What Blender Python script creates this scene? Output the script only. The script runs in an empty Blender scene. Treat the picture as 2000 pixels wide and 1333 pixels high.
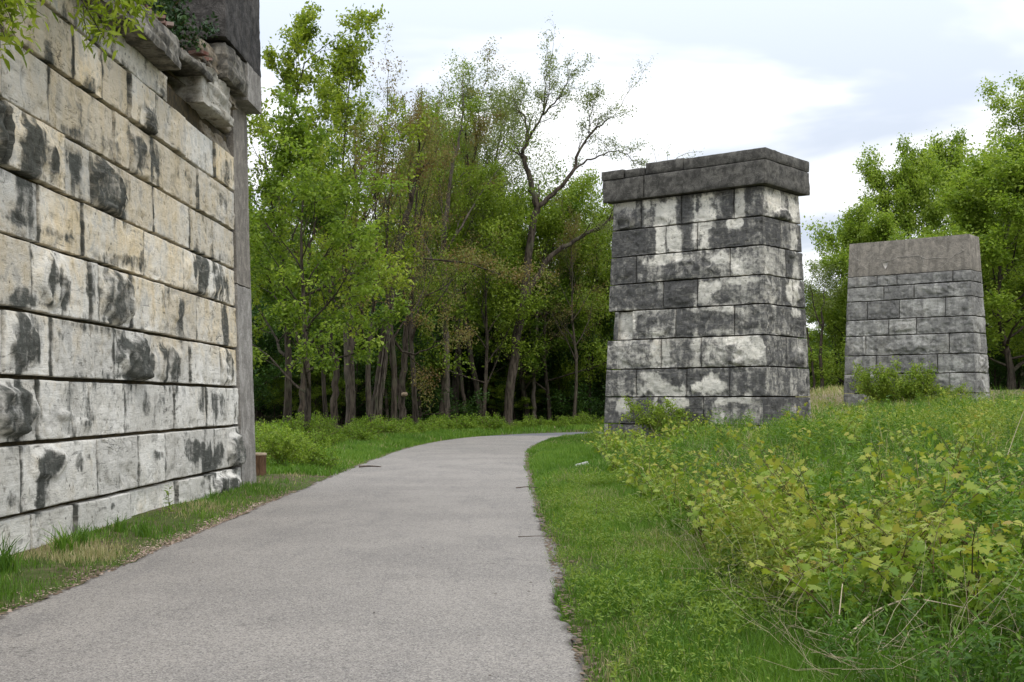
import bpy, math, random
import numpy as np
from mathutils import Vector

# ------------------------------------------------------------------ scene
S = bpy.context.scene
COL = S.collection
F, HOR = 2400.0, 784.0
TH = math.atan((HOR - 666.5) / F)
CS, SN = math.cos(TH), math.sin(TH)
EYE = np.array([0.0, 0.0, 1.6])


def ray(px, py):
    cx, cy = (px - 1000) / F, -(py - 666.5) / F
    return np.array([cx, CS - cy * SN, SN + cy * CS])


def P(px, py, D):
    """point seen at a photo pixel, D metres ahead"""
    d = ray(px, py)
    return EYE + d * (D / d[1])


def G(px, D):
    """x of a photo column at distance D"""
    return (px - 1000) / F * D


# ------------------------------------------------------------------ noise
def _hash(i, j, k, seed):
    n = (i * 374761393 + j * 668265263 + k * 2147483647 + seed * 1274126177) & 0xFFFFFFFF
    n = ((n ^ (n >> 13)) * 1274126177) & 0xFFFFFFFF
    n = (n ^ (n >> 16)) & 0xFFFFFFFF
    return n / 4294967295.0


def vnoise(p, seed=0):
    p = np.asarray(p, float)
    i = np.floor(p).astype(np.int64)
    f = p - i
    f = f * f * (3 - 2 * f)
    r = 0
    for a in (0, 1):
        for b in (0, 1):
            for c in (0, 1):
                w = (f[..., 0] if a else 1 - f[..., 0]) * (f[..., 1] if b else 1 - f[..., 1]) * (f[..., 2] if c else 1 - f[..., 2])
                r = r + w * _hash(i[..., 0] + a, i[..., 1] + b, i[..., 2] + c, seed)
    return r


def fbm(p, seed=0, octv=4, gain=0.5):
    p = np.asarray(p, float)
    s, a, t = 0, 1.0, 0
    for o in range(octv):
        s = s + a * vnoise(p * (2.03 ** o) + 17.3 * o, seed + o)
        t += a
        a *= gain
    return s / t * 2 - 1


def sm(x, a, b):
    t = np.clip((x - a) / (b - a), 0, 1)
    return t * t * (3 - 2 * t)


# ------------------------------------------------------------------ object helpers
def tag(o, label=None, cat=None, group=None, kind=None):
    if label: o['label'] = label
    if cat: o['category'] = cat
    if group: o['group'] = group
    if kind: o['kind'] = kind
    return o


def empty(name, loc=(0, 0, 0), label=None, cat=None, group=None):
    o = bpy.data.objects.new(name, None)
    o.empty_display_size = 0.2
    COL.objects.link(o)
    o.location = loc
    return tag(o, label, cat, group)


def make_mesh(name, V, Fs, mat, attrs=None, smooth=True):
    me = bpy.data.meshes.new(name)
    V = np.asarray(V, np.float32)
    Fs = [np.asarray(f, np.int32) for f in Fs if len(f)]
    me.vertices.add(len(V))
    me.vertices.foreach_set('co', V.ravel())
    li = np.concatenate([f.ravel() for f in Fs])
    tot = np.concatenate([np.full(len(f), f.shape[1], np.int32) for f in Fs])
    st = np.concatenate([[0], np.cumsum(tot)[:-1]]).astype(np.int32)
    me.loops.add(len(li))
    me.loops.foreach_set('vertex_index', li)
    me.polygons.add(len(tot))
    me.polygons.foreach_set('loop_start', st)
    me.polygons.foreach_set('loop_total', tot)
    if smooth:
        me.polygons.foreach_set('use_smooth', np.ones(len(tot), bool))
    for k, a in (attrs or {}).items():
        at = me.attributes.new(k, 'FLOAT', 'POINT')
        at.data.foreach_set('value', np.asarray(a, np.float32))
    me.update(calc_edges=True)
    me.materials.append(mat)
    return me


def put(name, me, parent=None, loc=(0, 0, 0)):
    o = bpy.data.objects.new(name, me)
    COL.objects.link(o)
    o.location = loc
    if parent: o.parent = parent
    return o


class Acc:
    """collects pieces of one mesh"""
    def __init__(s):
        s.V, s.F, s.A, s.n = [], {}, {}, 0

    def add(s, V, Fs, **attrs):
        V = np.asarray(V, float)
        s.V.append(V)
        for f in Fs:
            f = np.asarray(f, np.int64)
            if len(f): s.F.setdefault(f.shape[1], []).append(f + s.n)
        for k, a in attrs.items():
            s.A.setdefault(k, []).append(np.broadcast_to(np.asarray(a, float), (len(V),)))
        s.n += len(V)

    def mesh(s, name, mat, smooth=True):
        return make_mesh(name, np.concatenate(s.V), [np.concatenate(f) for f in s.F.values()], mat,
                         {k: np.concatenate(a) for k, a in s.A.items()}, smooth)

    def obj(s, name, mat, parent=None, smooth=True, loc=(0, 0, 0)):
        return put(name, s.mesh(name, mat, smooth), parent, loc)


def gridfaces(nu, nv):
    i = np.arange(nu * nv).reshape(nu, nv)
    return np.stack([i[:-1, :-1], i[1:, :-1], i[1:, 1:], i[:-1, 1:]], -1).reshape(-1, 4)


def tube(pts, rad, k=6, cap=True):
    pts = np.asarray(pts, float)
    rad = np.asarray(rad, float)
    n = len(pts)
    t = np.gradient(pts, axis=0)
    t /= np.linalg.norm(t, axis=1)[:, None] + 1e-9
    ref = np.where(np.abs(t[:, 2:3]) > 0.9, np.array([[1.0, 0, 0]]), np.array([[0, 0, 1.0]]))
    a = np.cross(t, ref)
    a /= np.linalg.norm(a, axis=1)[:, None] + 1e-9
    for i in range(1, n):                                            # carry the frame along
        a[i] = a[i - 1] - t[i] * np.dot(a[i - 1], t[i])
        a[i] /= np.linalg.norm(a[i]) + 1e-9
    b = np.cross(t, a)
    ang = np.arange(k) / k * 2 * math.pi
    V = pts[:, None] + rad[:, None, None] * (np.cos(ang)[None, :, None] * a[:, None] + np.sin(ang)[None, :, None] * b[:, None])
    i = np.arange(n * k).reshape(n, k)
    Fq = np.stack([i[:-1], np.roll(i[:-1], -1, 1), np.roll(i[1:], -1, 1), i[1:]], -1).reshape(-1, 4)
    fs = [Fq]
    if cap: fs.append(i[-1][None, :])
    return V.reshape(-1, 3), fs


# ------------------------------------------------------------------ materials
class NT:
    def __init__(s, name):
        s.m = bpy.data.materials.new(name)
        s.m.use_nodes = True
        s.t = s.m.node_tree
        s.t.nodes.clear()
        s.out = s.n('ShaderNodeOutputMaterial')

    def n(s, typ, **kw):
        nd = s.t.nodes.new(typ)
        for k, v in kw.items(): setattr(nd, k, v)
        return nd

    def l(s, a, b): s.t.links.new(a, b)

    def set(s, sock, v):
        if isinstance(v, bpy.types.NodeSocket): s.l(v, sock)
        elif isinstance(v, (tuple, list)) and len(v) == 3 and sock.type == 'RGBA': sock.default_value = (*v, 1)
        else: sock.default_value = v

    def pos(s): return s.n('ShaderNodeNewGeometry').outputs['Position']
    def obj(s): return s.n('ShaderNodeTexCoord').outputs['Object']

    def mapv(s, v, scale):
        m = s.n('ShaderNodeMapping')
        s.l(v, m.inputs['Vector'])
        m.inputs['Scale'].default_value = scale
        return m.outputs[0]

    def noise(s, v, scale, detail=4, rough=0.55, dist=0.0):
        nd = s.n('ShaderNodeTexNoise')
        s.l(v, nd.inputs['Vector'])
        nd.inputs['Scale'].default_value = scale
        nd.inputs['Detail'].default_value = detail
        nd.inputs['Roughness'].default_value = rough
        nd.inputs['Distortion'].default_value = dist
        return nd.outputs['Fac']

    def voro(s, v, scale, out='Distance', feature='F1'):
        nd = s.n('ShaderNodeTexVoronoi', feature=feature)
        s.l(v, nd.inputs['Vector'])
        nd.inputs['Scale'].default_value = scale
        return nd.outputs[out]

    def ramp(s, v, a, b, va=0.0, vb=1.0):
        nd = s.n('ShaderNodeMapRange', interpolation_type='SMOOTHSTEP')
        s.set(nd.inputs[0], v)
        for i, x in enumerate((a, b, va, vb)): nd.inputs[i + 1].default_value = x
        return nd.outputs[0]

    def math(s, op, a, b=0.0, clamp=False):
        nd = s.n('ShaderNodeMath', operation=op)
        nd.use_clamp = clamp
        s.set(nd.inputs[0], a)
        s.set(nd.inputs[1], b)
        return nd.outputs[0]

    def mix(s, f, a, b, mode='MIX'):
        nd = s.n('ShaderNodeMix', data_type='RGBA', blend_type=mode)
        s.set(nd.inputs[0], f)
        s.set(nd.inputs[6], a)
        s.set(nd.inputs[7], b)
        return nd.outputs[2]

    def attr(s, name): return s.n('ShaderNodeAttribute', attribute_name=name).outputs['Fac']

    def bump(s, h, strength, dist, nrm=None):
        nd = s.n('ShaderNodeBump')
        s.l(h, nd.inputs['Height'])
        nd.inputs['Strength'].default_value = strength
        nd.inputs['Distance'].default_value = dist
        if nrm: s.l(nrm, nd.inputs['Normal'])
        return nd.outputs[0]

    def done(s, col, rough=0.85, nrm=None, spec=0.3):
        b = s.n('ShaderNodeBsdfPrincipled')
        s.set(b.inputs['Base Color'], col)
        s.set(b.inputs['Roughness'], rough)
        b.inputs['Specular IOR Level'].default_value = spec
        if nrm: s.l(nrm, b.inputs['Normal'])
        s.l(b.outputs[0], s.out.inputs[0])
        return s.m


def mat_stone(name, white, grey, warm, dark, warmk, streak=1.0, lo=0.20, hi=0.90):
    m = NT(name)
    p = m.pos()
    n1 = m.noise(p, 1.7, 8, 0.62)
    n2 = m.noise(p, 9.0, 9, 0.68)
    n3 = m.noise(p, 3.6, 9, 0.66, 0.6)
    vs = m.noise(m.mapv(p, (4, 4, 0.7)), 1.0, 7, 0.62)
    bed = m.noise(m.mapv(p, (2.0, 2.0, 15)), 1.0, 7, 0.62, 0.6)
    bed2 = m.noise(m.mapv(p, (3.5, 3.5, 75)), 1.0, 5, 0.7, 0.5)
    fine = m.noise(p, 55.0, 5, 0.75)
    c = m.mix(m.ramp(n1, 0.35, 0.65), white, grey)
    wf = m.math('MULTIPLY', m.ramp(m.math('ADD', m.attr('warm'), m.math('MULTIPLY', m.math('SUBTRACT', n3, 0.5), 1.6)), 0.10, 0.95), warmk)
    wf2 = m.math('MULTIPLY', wf, m.ramp(vs, 0.35, 0.62, 0.6, 1.0))
    c = m.mix(wf2, c, warm)
    tone = m.attr('tone')
    c = m.mix(m.ramp(tone, 0, 1, 0.0, 0.42), c, tuple(x * 0.5 for x in grey))
    c = m.mix(m.math('MULTIPLY', m.ramp(bed2, 0.45, 0.34), 0.28), c, tuple(x * 0.45 for x in grey))
    c = m.mix(m.math('MULTIPLY', m.math('MULTIPLY', m.ramp(bed, 0.40, 0.34), 0.6), m.ramp(n3, 0.6, 0.4)), c, tuple(x * 1.8 for x in dark))
    c = m.mix(m.math('MULTIPLY', m.ramp(n2, 0.44, 0.33), 0.6), c, (0.10, 0.085, 0.06))
    c = m.mix(m.math('MULTIPLY', m.ramp(n3, 0.46, 0.36), 0.35), c, (0.16, 0.145, 0.12))
    st = m.attr('stain')
    e = m.math('ADD', st, m.math('MULTIPLY', m.math('SUBTRACT', n2, 0.5), 1.3))
    e = m.math('ADD', e, m.math('MULTIPLY', m.math('SUBTRACT', n3, 0.5), 1.5))
    e = m.math('ADD', e, m.math('MULTIPLY', m.math('SUBTRACT', vs, 0.5), 1.5 * streak))
    e = m.math('ADD', e, m.math('MULTIPLY', m.math('SUBTRACT', bed, 0.5), 0.7))
    sf = m.ramp(e, lo, hi, 0.0, 0.97)
    dk = m.mix(m.ramp(n2, 0.35, 0.62), dark, tuple(x * 2.4 for x in dark))
    dk = m.mix(m.math('MULTIPLY', m.ramp(fine, 0.58, 0.72), 0.4), dk, tuple(x * 0.6 for x in grey))
    dk = m.mix(m.math('MULTIPLY', m.ramp(bed, 0.54, 0.66), 0.4), dk, tuple(x * 0.5 for x in grey))
    c = m.mix(sf, c, dk)
    # hairline cracks follow the bedding
    ckn = m.noise(m.mapv(p, (0.8, 0.8, 3.2)), 1.0, 5, 0.6, 0.8)
    ck = m.math('MULTIPLY', m.ramp(m.math('ABSOLUTE', m.math('SUBTRACT', ckn, 0.5)), 0.005, 0.001), m.ramp(m.noise(p, 0.8, 3), 0.54, 0.66))
    c = m.mix(m.math('MULTIPLY', ck, 0.85), c, (0.03, 0.028, 0.022))
    pits = m.voro(p, 4.0)
    c = m.mix(m.math('MULTIPLY', m.ramp(pits, 0.085, 0.05), 0.75), c, (0.03, 0.028, 0.025))
    h = m.math('ADD', m.math('MULTIPLY', bed, 0.32), m.math('MULTIPLY', n2, 0.8))
    h = m.math('ADD', h, m.math('MULTIPLY', fine, 0.4))
    h = m.math('ADD', h, m.math('MULTIPLY', n3, 1.2))
    h = m.math('ADD', h, m.math('MULTIPLY', bed2, 0.22))
    h = m.math('SUBTRACT', h, m.math('MULTIPLY', ck, 0.9))
    return m.done(c, 0.9, m.bump(h, 0.75, 0.045), 0.12)


def mat_concrete(name, a, b, dark, stainlo=0.5, stainhi=0.62, streak=0.75):
    m = NT(name)
    p = m.pos()
    n1 = m.noise(p, 2.2, 8, 0.65)
    n2 = m.noise(p, 28.0, 6, 0.7)
    vs = m.noise(m.mapv(p, (4, 4, 0.5)), 1.0, 7, 0.62)
    c = m.mix(m.ramp(n1, 0.35, 0.65), a, b)
    c = m.mix(m.math('MULTIPLY', m.ramp(vs, stainlo, stainhi), streak), c, dark)
    c = m.mix(m.math('MULTIPLY', m.ramp(n2, 0.5, 0.68), 0.45), c, tuple(x * 1.5 for x in a))
    c = m.mix(m.math('MULTIPLY', m.ramp(n2, 0.45, 0.3), 0.6), c, dark)
    n4 = m.noise(p, 4.2, 9, 0.7, 0.5)
    c = m.mix(m.math('MULTIPLY', m.ramp(n4, 0.47, 0.58), 0.55), c, dark)
    c = m.mix(m.math('MULTIPLY', m.ramp(n4, 0.44, 0.34), 0.5), c, tuple(x * 1.45 for x in a))
    pit = m.voro(p, 11.0)
    c = m.mix(m.math('MULTIPLY', m.ramp(pit, 0.13, 0.07), 0.7), c, tuple(x * 0.5 for x in dark))
    return m.done(c, 0.92, m.bump(m.math('ADD', n2, m.math('MULTIPLY', n4, 1.6)), 0.9, 0.035), 0.15)


def mat_leaf(name, stops, trans=0.45, rough=0.5):
    """stops: colours along the leaf's 'tone' attribute"""
    m = NT(name)
    cr = m.n('ShaderNodeValToRGB')
    el = cr.color_ramp.elements
    while len(el) < len(stops): el.new(0.5)
    for i, c in enumerate(stops):
        el[i].position = i / (len(stops) - 1)
        el[i].color = (*c, 1)
    oi = m.n('ShaderNodeObjectInfo').outputs['Random']
    t = m.math('ADD', m.attr('tone'), m.math('MULTIPLY', m.math('SUBTRACT', oi, 0.5), 0.18))
    m.l(t, cr.inputs[0])
    b = m.n('ShaderNodeBsdfPrincipled')
    m.l(cr.outputs[0], b.inputs['Base Color'])
    b.inputs['Roughness'].default_value = rough
    b.inputs['Specular IOR Level'].default_value = 0.25
    tr = m.n('ShaderNodeBsdfTranslucent')
    m.l(m.mix(0.6, cr.outputs[0], (0.9, 1.0, 0.25), 'MULTIPLY'), tr.inputs[0])
    mx = m.n('ShaderNodeMixShader')
    mx.inputs[0].default_value = trans
    m.l(b.outputs[0], mx.inputs[1])
    m.l(tr.outputs[0], mx.inputs[2])
    m.l(mx.outputs[0], m.out.inputs[0])
    return m.m


def mat_bark(name, a, b, sc=1.0):
    m = NT(name)
    p = m.obj()
    r = m.noise(m.mapv(p, (9 * sc, 9 * sc, 1.6 * sc)), 1.0, 6, 0.65, 0.6)
    n = m.noise(p, 1.3, 4)
    c = m.mix(m.ramp(r, 0.35, 0.62), a, b)
    c = m.mix(m.math('MULTIPLY', m.ramp(n, 0.52, 0.7), 0.5), c, (0.09, 0.10, 0.055))
    return m.done(c, 0.95, m.bump(r, 0.9, 0.05), 0.1)


def mat_plain(name, a, b, scale=8.0, rough=0.85, bump=0.4, spec=0.2, attr=False):
    m = NT(name)
    n = m.noise(m.pos(), scale, 6, 0.65)
    f = m.ramp(n, 0.35, 0.65)
    if attr: f = m.math('ADD', m.math('MULTIPLY', f, 0.4), m.math('MULTIPLY', m.attr('tone'), 0.6))
    return m.done(m.mix(f, a, b), rough, m.bump(n, bump, 0.02), spec)


M = {}
M['wall'] = mat_stone('weathered_limestone', (0.80, 0.765, 0.69), (0.64, 0.605, 0.53), (0.72, 0.565, 0.335), (0.032, 0.033, 0.028), 0.95)
M['pier'] = mat_stone('sooty_limestone', (0.78, 0.73, 0.63), (0.58, 0.55, 0.48), (0.68, 0.54, 0.36), (0.036, 0.035, 0.034), 0.75, 0.7, 0.10, 0.88)
M['pier_far'] = mat_stone('grey_limestone', (0.56, 0.54, 0.49), (0.40, 0.385, 0.35), (0.34, 0.28, 0.20), (0.075, 0.072, 0.068), 0.6, 0.8, 0.08, 1.0)
M['mortar'] = mat_plain('dark_mossy_joint', (0.030, 0.024, 0.014), (0.075, 0.055, 0.025), 6.0)
M['concrete'] = mat_concrete('streaked_concrete', (0.36, 0.335, 0.30), (0.25, 0.23, 0.205), (0.165, 0.15, 0.13), 0.5, 0.66)
M['concrete_dark'] = mat_concrete('blackened_concrete', (0.095, 0.086, 0.078), (0.042, 0.039, 0.036), (0.018, 0.017, 0.016), 0.45, 0.7, 0.3)
M['concrete_tan'] = mat_concrete('tan_concrete', (0.30, 0.265, 0.222), (0.215, 0.192, 0.162), (0.135, 0.121, 0.102), 0.50, 0.68)
M['cap'] = mat_concrete('sooty_cap_stone', (0.145, 0.135, 0.118), (0.080, 0.075, 0.067), (0.030, 0.028, 0.025), 0.48, 0.72, 0.55)
M['rough'] = mat_stone('broken_limestone', (0.40, 0.37, 0.31), (0.25, 0.23, 0.19), (0.33, 0.22, 0.10), (0.030, 0.028, 0.024), 0.8)
M['rough_pale'] = mat_stone('pale_broken_limestone', (0.50, 0.475, 0.41), (0.36, 0.335, 0.28), (0.40, 0.29, 0.14), (0.030, 0.028, 0.024), 0.7)
M['brick'] = mat_plain('broken_brick', (0.15, 0.058, 0.04), (0.24, 0.19, 0.16), 5.0)
M['bark'] = mat_bark('grey_brown_bark', (0.020, 0.016, 0.012), (0.085, 0.068, 0.052))
M['bark_dark'] = mat_bark('dark_bark', (0.022, 0.018, 0.014), (0.085, 0.066, 0.05))
M['bark_pale'] = mat_bark('pale_bark', (0.045, 0.038, 0.030), (0.145, 0.12, 0.095))
M['wood_end'] = mat_plain('sawn_wood', (0.32, 0.25, 0.17), (0.20, 0.15, 0.10), 14.0)
M['wood'] = mat_bark('weathered_timber', (0.055, 0.032, 0.018), (0.12, 0.07, 0.04), 2.0)
M['leaf_bright'] = mat_leaf('bright_maple_leaf', [(0.10, 0.15, 0.012), (0.22, 0.29, 0.024), (0.37, 0.42, 0.055)])
M['leaf_mid'] = mat_leaf('green_leaf', [(0.055, 0.10, 0.010), (0.105, 0.18, 0.018), (0.20, 0.28, 0.035)])
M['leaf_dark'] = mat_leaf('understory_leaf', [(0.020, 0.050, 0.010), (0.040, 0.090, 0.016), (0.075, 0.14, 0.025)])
M['leaf_evergreen'] = mat_leaf('evergreen_leaf', [(0.012, 0.030, 0.008), (0.025, 0.058, 0.014), (0.06, 0.11, 0.025)], 0.15)
M['leaf_willow'] = mat_leaf('willow_leaf', [(0.12, 0.15, 0.05), (0.19, 0.23, 0.07), (0.28, 0.32, 0.11)])
M['leaf_yellow'] = mat_leaf('yellow_green_leaf', [(0.09, 0.145, 0.014), (0.175, 0.25, 0.022), (0.29, 0.36, 0.045)])
M['leaf_rust'] = mat_leaf('rusty_young_leaf', [(0.20, 0.115, 0.05), (0.22, 0.185, 0.06), (0.21, 0.27, 0.06)])
M['leaf_lit'] = mat_leaf('light_green_leaf', [(0.10, 0.165, 0.02), (0.21, 0.30, 0.035), (0.35, 0.43, 0.07)], 0.52)
M['leaf_shrub'] = mat_leaf('shrub_leaf', [(0.085, 0.15, 0.014), (0.16, 0.26, 0.022), (0.26, 0.35, 0.045)])
M['leaf_grape'] = mat_leaf('grape_leaf', [(0.12, 0.21, 0.024), (0.24, 0.325, 0.04), (0.36, 0.37, 0.06), (0.34, 0.23, 0.05)])
M['leaf_weed'] = mat_leaf('weed_leaf', [(0.06, 0.135, 0.016), (0.125, 0.225, 0.025), (0.235, 0.31, 0.045), (0.33, 0.31, 0.07)])
M['grass'] = mat_leaf('grass_blade', [(0.055, 0.125, 0.014), (0.115, 0.22, 0.022), (0.19, 0.29, 0.04), (0.42, 0.35, 0.20)], 0.35)
M['dry'] = mat_plain('dry_stalk', (0.30, 0.235, 0.14), (0.52, 0.44, 0.31), 20.0, attr=True)
M['stem'] = mat_plain('weed_stem', (0.075, 0.085, 0.03), (0.13, 0.075, 0.035), 10.0)
M['stick'] = mat_plain('dead_twig', (0.045, 0.034, 0.027), (0.13, 0.10, 0.08), 12.0)
M['rock'] = mat_plain('pale_limestone_rock', (0.55, 0.53, 0.50), (0.32, 0.31, 0.29), 10.0)
M['gravel'] = mat_plain('tan_gravel', (0.20, 0.13, 0.09), (0.44, 0.34, 0.27), 3.0, attr=True)
M['litter'] = mat_plain('leaf_litter', (0.060, 0.042, 0.028), (0.20, 0.145, 0.095), 3.0, attr=True)
M['mineral'] = mat_plain('white_mineral', (0.42, 0.39, 0.35), (0.28, 0.255, 0.22), 5.0)


def mat_asphalt():
    m = NT('worn_asphalt')
    p = m.pos()
    v = m.voro(p, 115.0, 'Color')
    g = m.n('ShaderNodeSeparateColor')
    m.l(v, g.inputs[0])
    sp = g.outputs[0]
    n1 = m.noise(p, 0.55, 6, 0.6)
    n2 = m.noise(m.mapv(p, (2.4, 0.5, 1)), 1.0, 6, 0.65)
    n3 = m.noise(p, 22.0, 5, 0.7)
    c = m.mix(m.ramp(n1, 0.35, 0.65), (0.265, 0.238, 0.204), (0.212, 0.191, 0.165))
    c = m.mix(m.math('MULTIPLY', m.ramp(n2, 0.5, 0.70), 0.38), c, (0.14, 0.128, 0.116))
    c = m.mix(m.ramp(sp, 0.55, 1.0, 0.0, 0.6), c, (0.40, 0.365, 0.325))
    c = m.mix(m.ramp(sp, 0.42, 0.0, 0.0, 0.75), c, (0.055, 0.05, 0.048))
    c = m.mix(m.math('MULTIPLY', m.ramp(n3, 0.5, 0.68), 0.35), c, (0.085, 0.078, 0.073))
    ed = m.attr('edge')
    e = m.math('ADD', ed, m.math('MULTIPLY', m.math('SUBTRACT', n3, 0.5), 0.9))
    c = m.mix(m.ramp(e, 0.35, 1.0, 0.0, 0.85), c, (0.06, 0.05, 0.04))
    # a darker, bluish length of tarmac where the path bends away
    sx = m.n('ShaderNodeSeparateXYZ')
    m.l(p, sx.inputs[0])
    far = m.ramp(m.math('ADD', sx.outputs[1], m.math('MULTIPLY', n1, 4.0)), 57.5, 58.5, 0.0, 0.75)
    c = m.mix(far, c, (0.10, 0.103, 0.112))
    ckn = m.noise(p, 0.55, 6, 0.6, 0.4)
    ck = m.math('MULTIPLY', m.ramp(m.math('ABSOLUTE', m.math('SUBTRACT', ckn, 0.5)), 0.0035, 0.001), m.ramp(m.noise(p, 0.31, 2), 0.47, 0.60))
    c = m.mix(m.math('MULTIPLY', ck, 0.55), c, (0.05, 0.046, 0.042))
    h = m.math('ADD', m.math('MULTIPLY', sp, 0.7), n3)
    return m.done(c, 0.9, m.bump(h, 0.7, 0.006), 0.25)


def mat_ground():
    m = NT('soil_and_thatch')
    p = m.pos()
    n1 = m.noise(p, 0.7, 6, 0.6)
    n2 = m.noise(p, 7.0, 8, 0.7)
    c = m.mix(m.ramp(n2, 0.35, 0.65), (0.055, 0.042, 0.027), (0.15, 0.118, 0.072))
    c = m.mix(m.math('MULTIPLY', m.ramp(n1, 0.36, 0.56), 0.75), c, (0.055, 0.085, 0.018))
    dry = m.attr('dry')
    c = m.mix(m.math('MULTIPLY', dry, m.ramp(n2, 0.35, 0.6, 0.35, 1.0)), c, (0.30, 0.235, 0.15))
    return m.done(c, 0.95, m.bump(n2, 0.8, 0.05), 0.05)


M['asphalt'] = mat_asphalt()
M['ground'] = mat_ground()

# ------------------------------------------------------------------ terrain and path
CEN = np.array([(-1.62, -14), (-1.62, 0), (-1.66, 7), (-1.70, 16), (-1.72, 24), (-1.70, 33), (-1.45, 42), (-0.65, 50), (0.9, 56), (4.0, 61), (8.5, 64.5), (13, 69), (18, 77), (22, 90), (24, 120)], float)


def resample(c, step):
    # Catmull-Rom then even spacing
    out = []
    for i in range(len(c) - 1):
        p0, p1, p2, p3 = c[max(i - 1, 0)], c[i], c[i + 1], c[min(i + 2, len(c) - 1)]
        for t in np.linspace(0, 1, 60, endpoint=False):
            out.append(0.5 * ((2 * p1) + (-p0 + p2) * t + (2 * p0 - 5 * p1 + 4 * p2 - p3) * t * t + (-p0 + 3 * p1 - 3 * p2 + p3) * t ** 3))
    out = np.array(out)
    s = np.concatenate([[0], np.cumsum(np.linalg.norm(np.diff(out, axis=0), axis=1))])
    q = np.arange(0, s[-1], step)
    return np.stack([np.interp(q, s, out[:, k]) for k in (0, 1)], 1)


CL = resample(CEN, 0.10)
_t = np.gradient(CL, axis=0)
_t /= np.linalg.norm(_t, axis=1)[:, None]
CN = np.stack([_t[:, 1], -_t[:, 0]], 1)                               # to the right of travel
HALF = 2.12
CLs = CL[::5]
CNs = CN[::5]


def pathdist(x, y):
    """signed distance beyond the path edge: + on the right side, - on the left; 0 on the path"""
    x, y = np.atleast_1d(x).astype(float), np.atleast_1d(y).astype(float)
    out = np.empty(len(x))
    for a in range(0, len(x), 20000):
        q = np.stack([x[a:a + 20000], y[a:a + 20000]], 1)
        d = q[:, None] - CLs[None]
        k = np.argmin((d ** 2).sum(-1), 1)
        v = d[np.arange(len(k)), k]
        side = np.sign((v * CNs[k]).sum(-1))
        out[a:a + 20000] = side * np.linalg.norm(v, axis=1)
    return np.sign(out) * np.maximum(np.abs(out) - HALF, 0)


def ground_z(x, y):
    x, y = np.atleast_1d(x).astype(float), np.atleast_1d(y).astype(float)
    d = pathdist(x, y)
    r = np.maximum(d, 0)
    z = 0.34 * sm(r, 0.1, 4.5) * (1 - .6 * sm(y, 36, 44) * (1 - sm(x, 4.5, 8))) + 0.072 * np.clip(x - 3.5, 0, 13) * sm(r, 0.5, 5)
    z = z + 0.85 * sm(y, 53, 62) * sm(x, 10, 13) * sm(r, 0.6, 5)
    z = z + 0.05 * sm(r, 0, 0.5)
    l = np.maximum(-d, 0)
    z = z + 0.06 * sm(l, 0.1, 1.0) + 0.015 * np.clip(l - 8, 0, 60)
    p = np.stack([x * 0.6, y * 0.6, x * 0], -1)
    z = z + 0.07 * fbm(p, 5, 3) * sm(np.abs(d), 0.15, 1.5)
    z = np.where(np.abs(d) < 0.02, -0.03, z)
    return z


gx = np.unique(np.concatenate([np.linspace(-260, -40, 23), np.linspace(-40, -8, 33), np.linspace(-8, 10, 91), np.linspace(10, 40, 61), np.linspace(40, 300, 27)]).round(3))
gy = np.unique(np.concatenate([np.linspace(-40, 0, 21), np.linspace(0, 30, 121), np.linspace(30, 90, 121), np.linspace(90, 420, 45)]).round(3))
GX, GY = np.meshgrid(gx, gy, indexing='ij')
gz = ground_z(GX.ravel(), GY.ravel())
dryv = sm(GY.ravel(), 50, 54) * sm(GY.ravel(), 90, 80) * sm(GX.ravel(), 10, 12.5) * sm(GX.ravel(), 26, 20)
dryv = np.maximum(dryv, 0.0)
ground = put('ground', make_mesh('ground', np.stack([GX.ravel(), GY.ravel(), gz], 1), [gridfaces(len(gx), len(gy))[:, ::-1]], M['ground'], {'dry': dryv}))
tag(ground, kind='structure')

# the path: eleven columns across, ragged edges
nc = 13
off = np.array([-1, -0.985, -0.96, -0.9, -0.6, -0.3, 0, 0.3, 0.6, 0.9, 0.96, 0.985, 1.0]) * HALF
n = len(CL)
q = np.stack([np.arange(n) * 0.1 * 1.1, np.zeros(n), np.zeros(n)], -1)
wl = 0.10 * fbm(q, 3, 4) + 0.09 * fbm(q * 5, 8, 4)
wr = 0.17 * fbm(q * .8 + 50, 4, 4) + 0.10 * fbm(q * 5 + 9, 9, 4)
V = np.zeros((n, nc, 3))
for j in range(nc):
    w = np.where(off[j] < 0, -wl, wr) * (abs(off[j]) / HALF) ** 8
    V[:, j, :2] = CL + CN * (off[j] + w)[:, None]
    V[:, j, 2] = 0.03 - 0.02 * (off[j] / HALF) ** 2 - (0.03 if j in (0, nc - 1) else 0)
edge = np.tile(np.array([1, 0.8, 0.45, 0.12, 0, 0, 0, 0, 0, 0.12, 0.45, 0.8, 1.0]), (n, 1))
path = put('path', make_mesh('path', V.reshape(-1, 3), [gridfaces(n, nc)[:, ::-1]], M['asphalt'], {'edge': edge.ravel()}))
tag(path, kind='structure')


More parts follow.
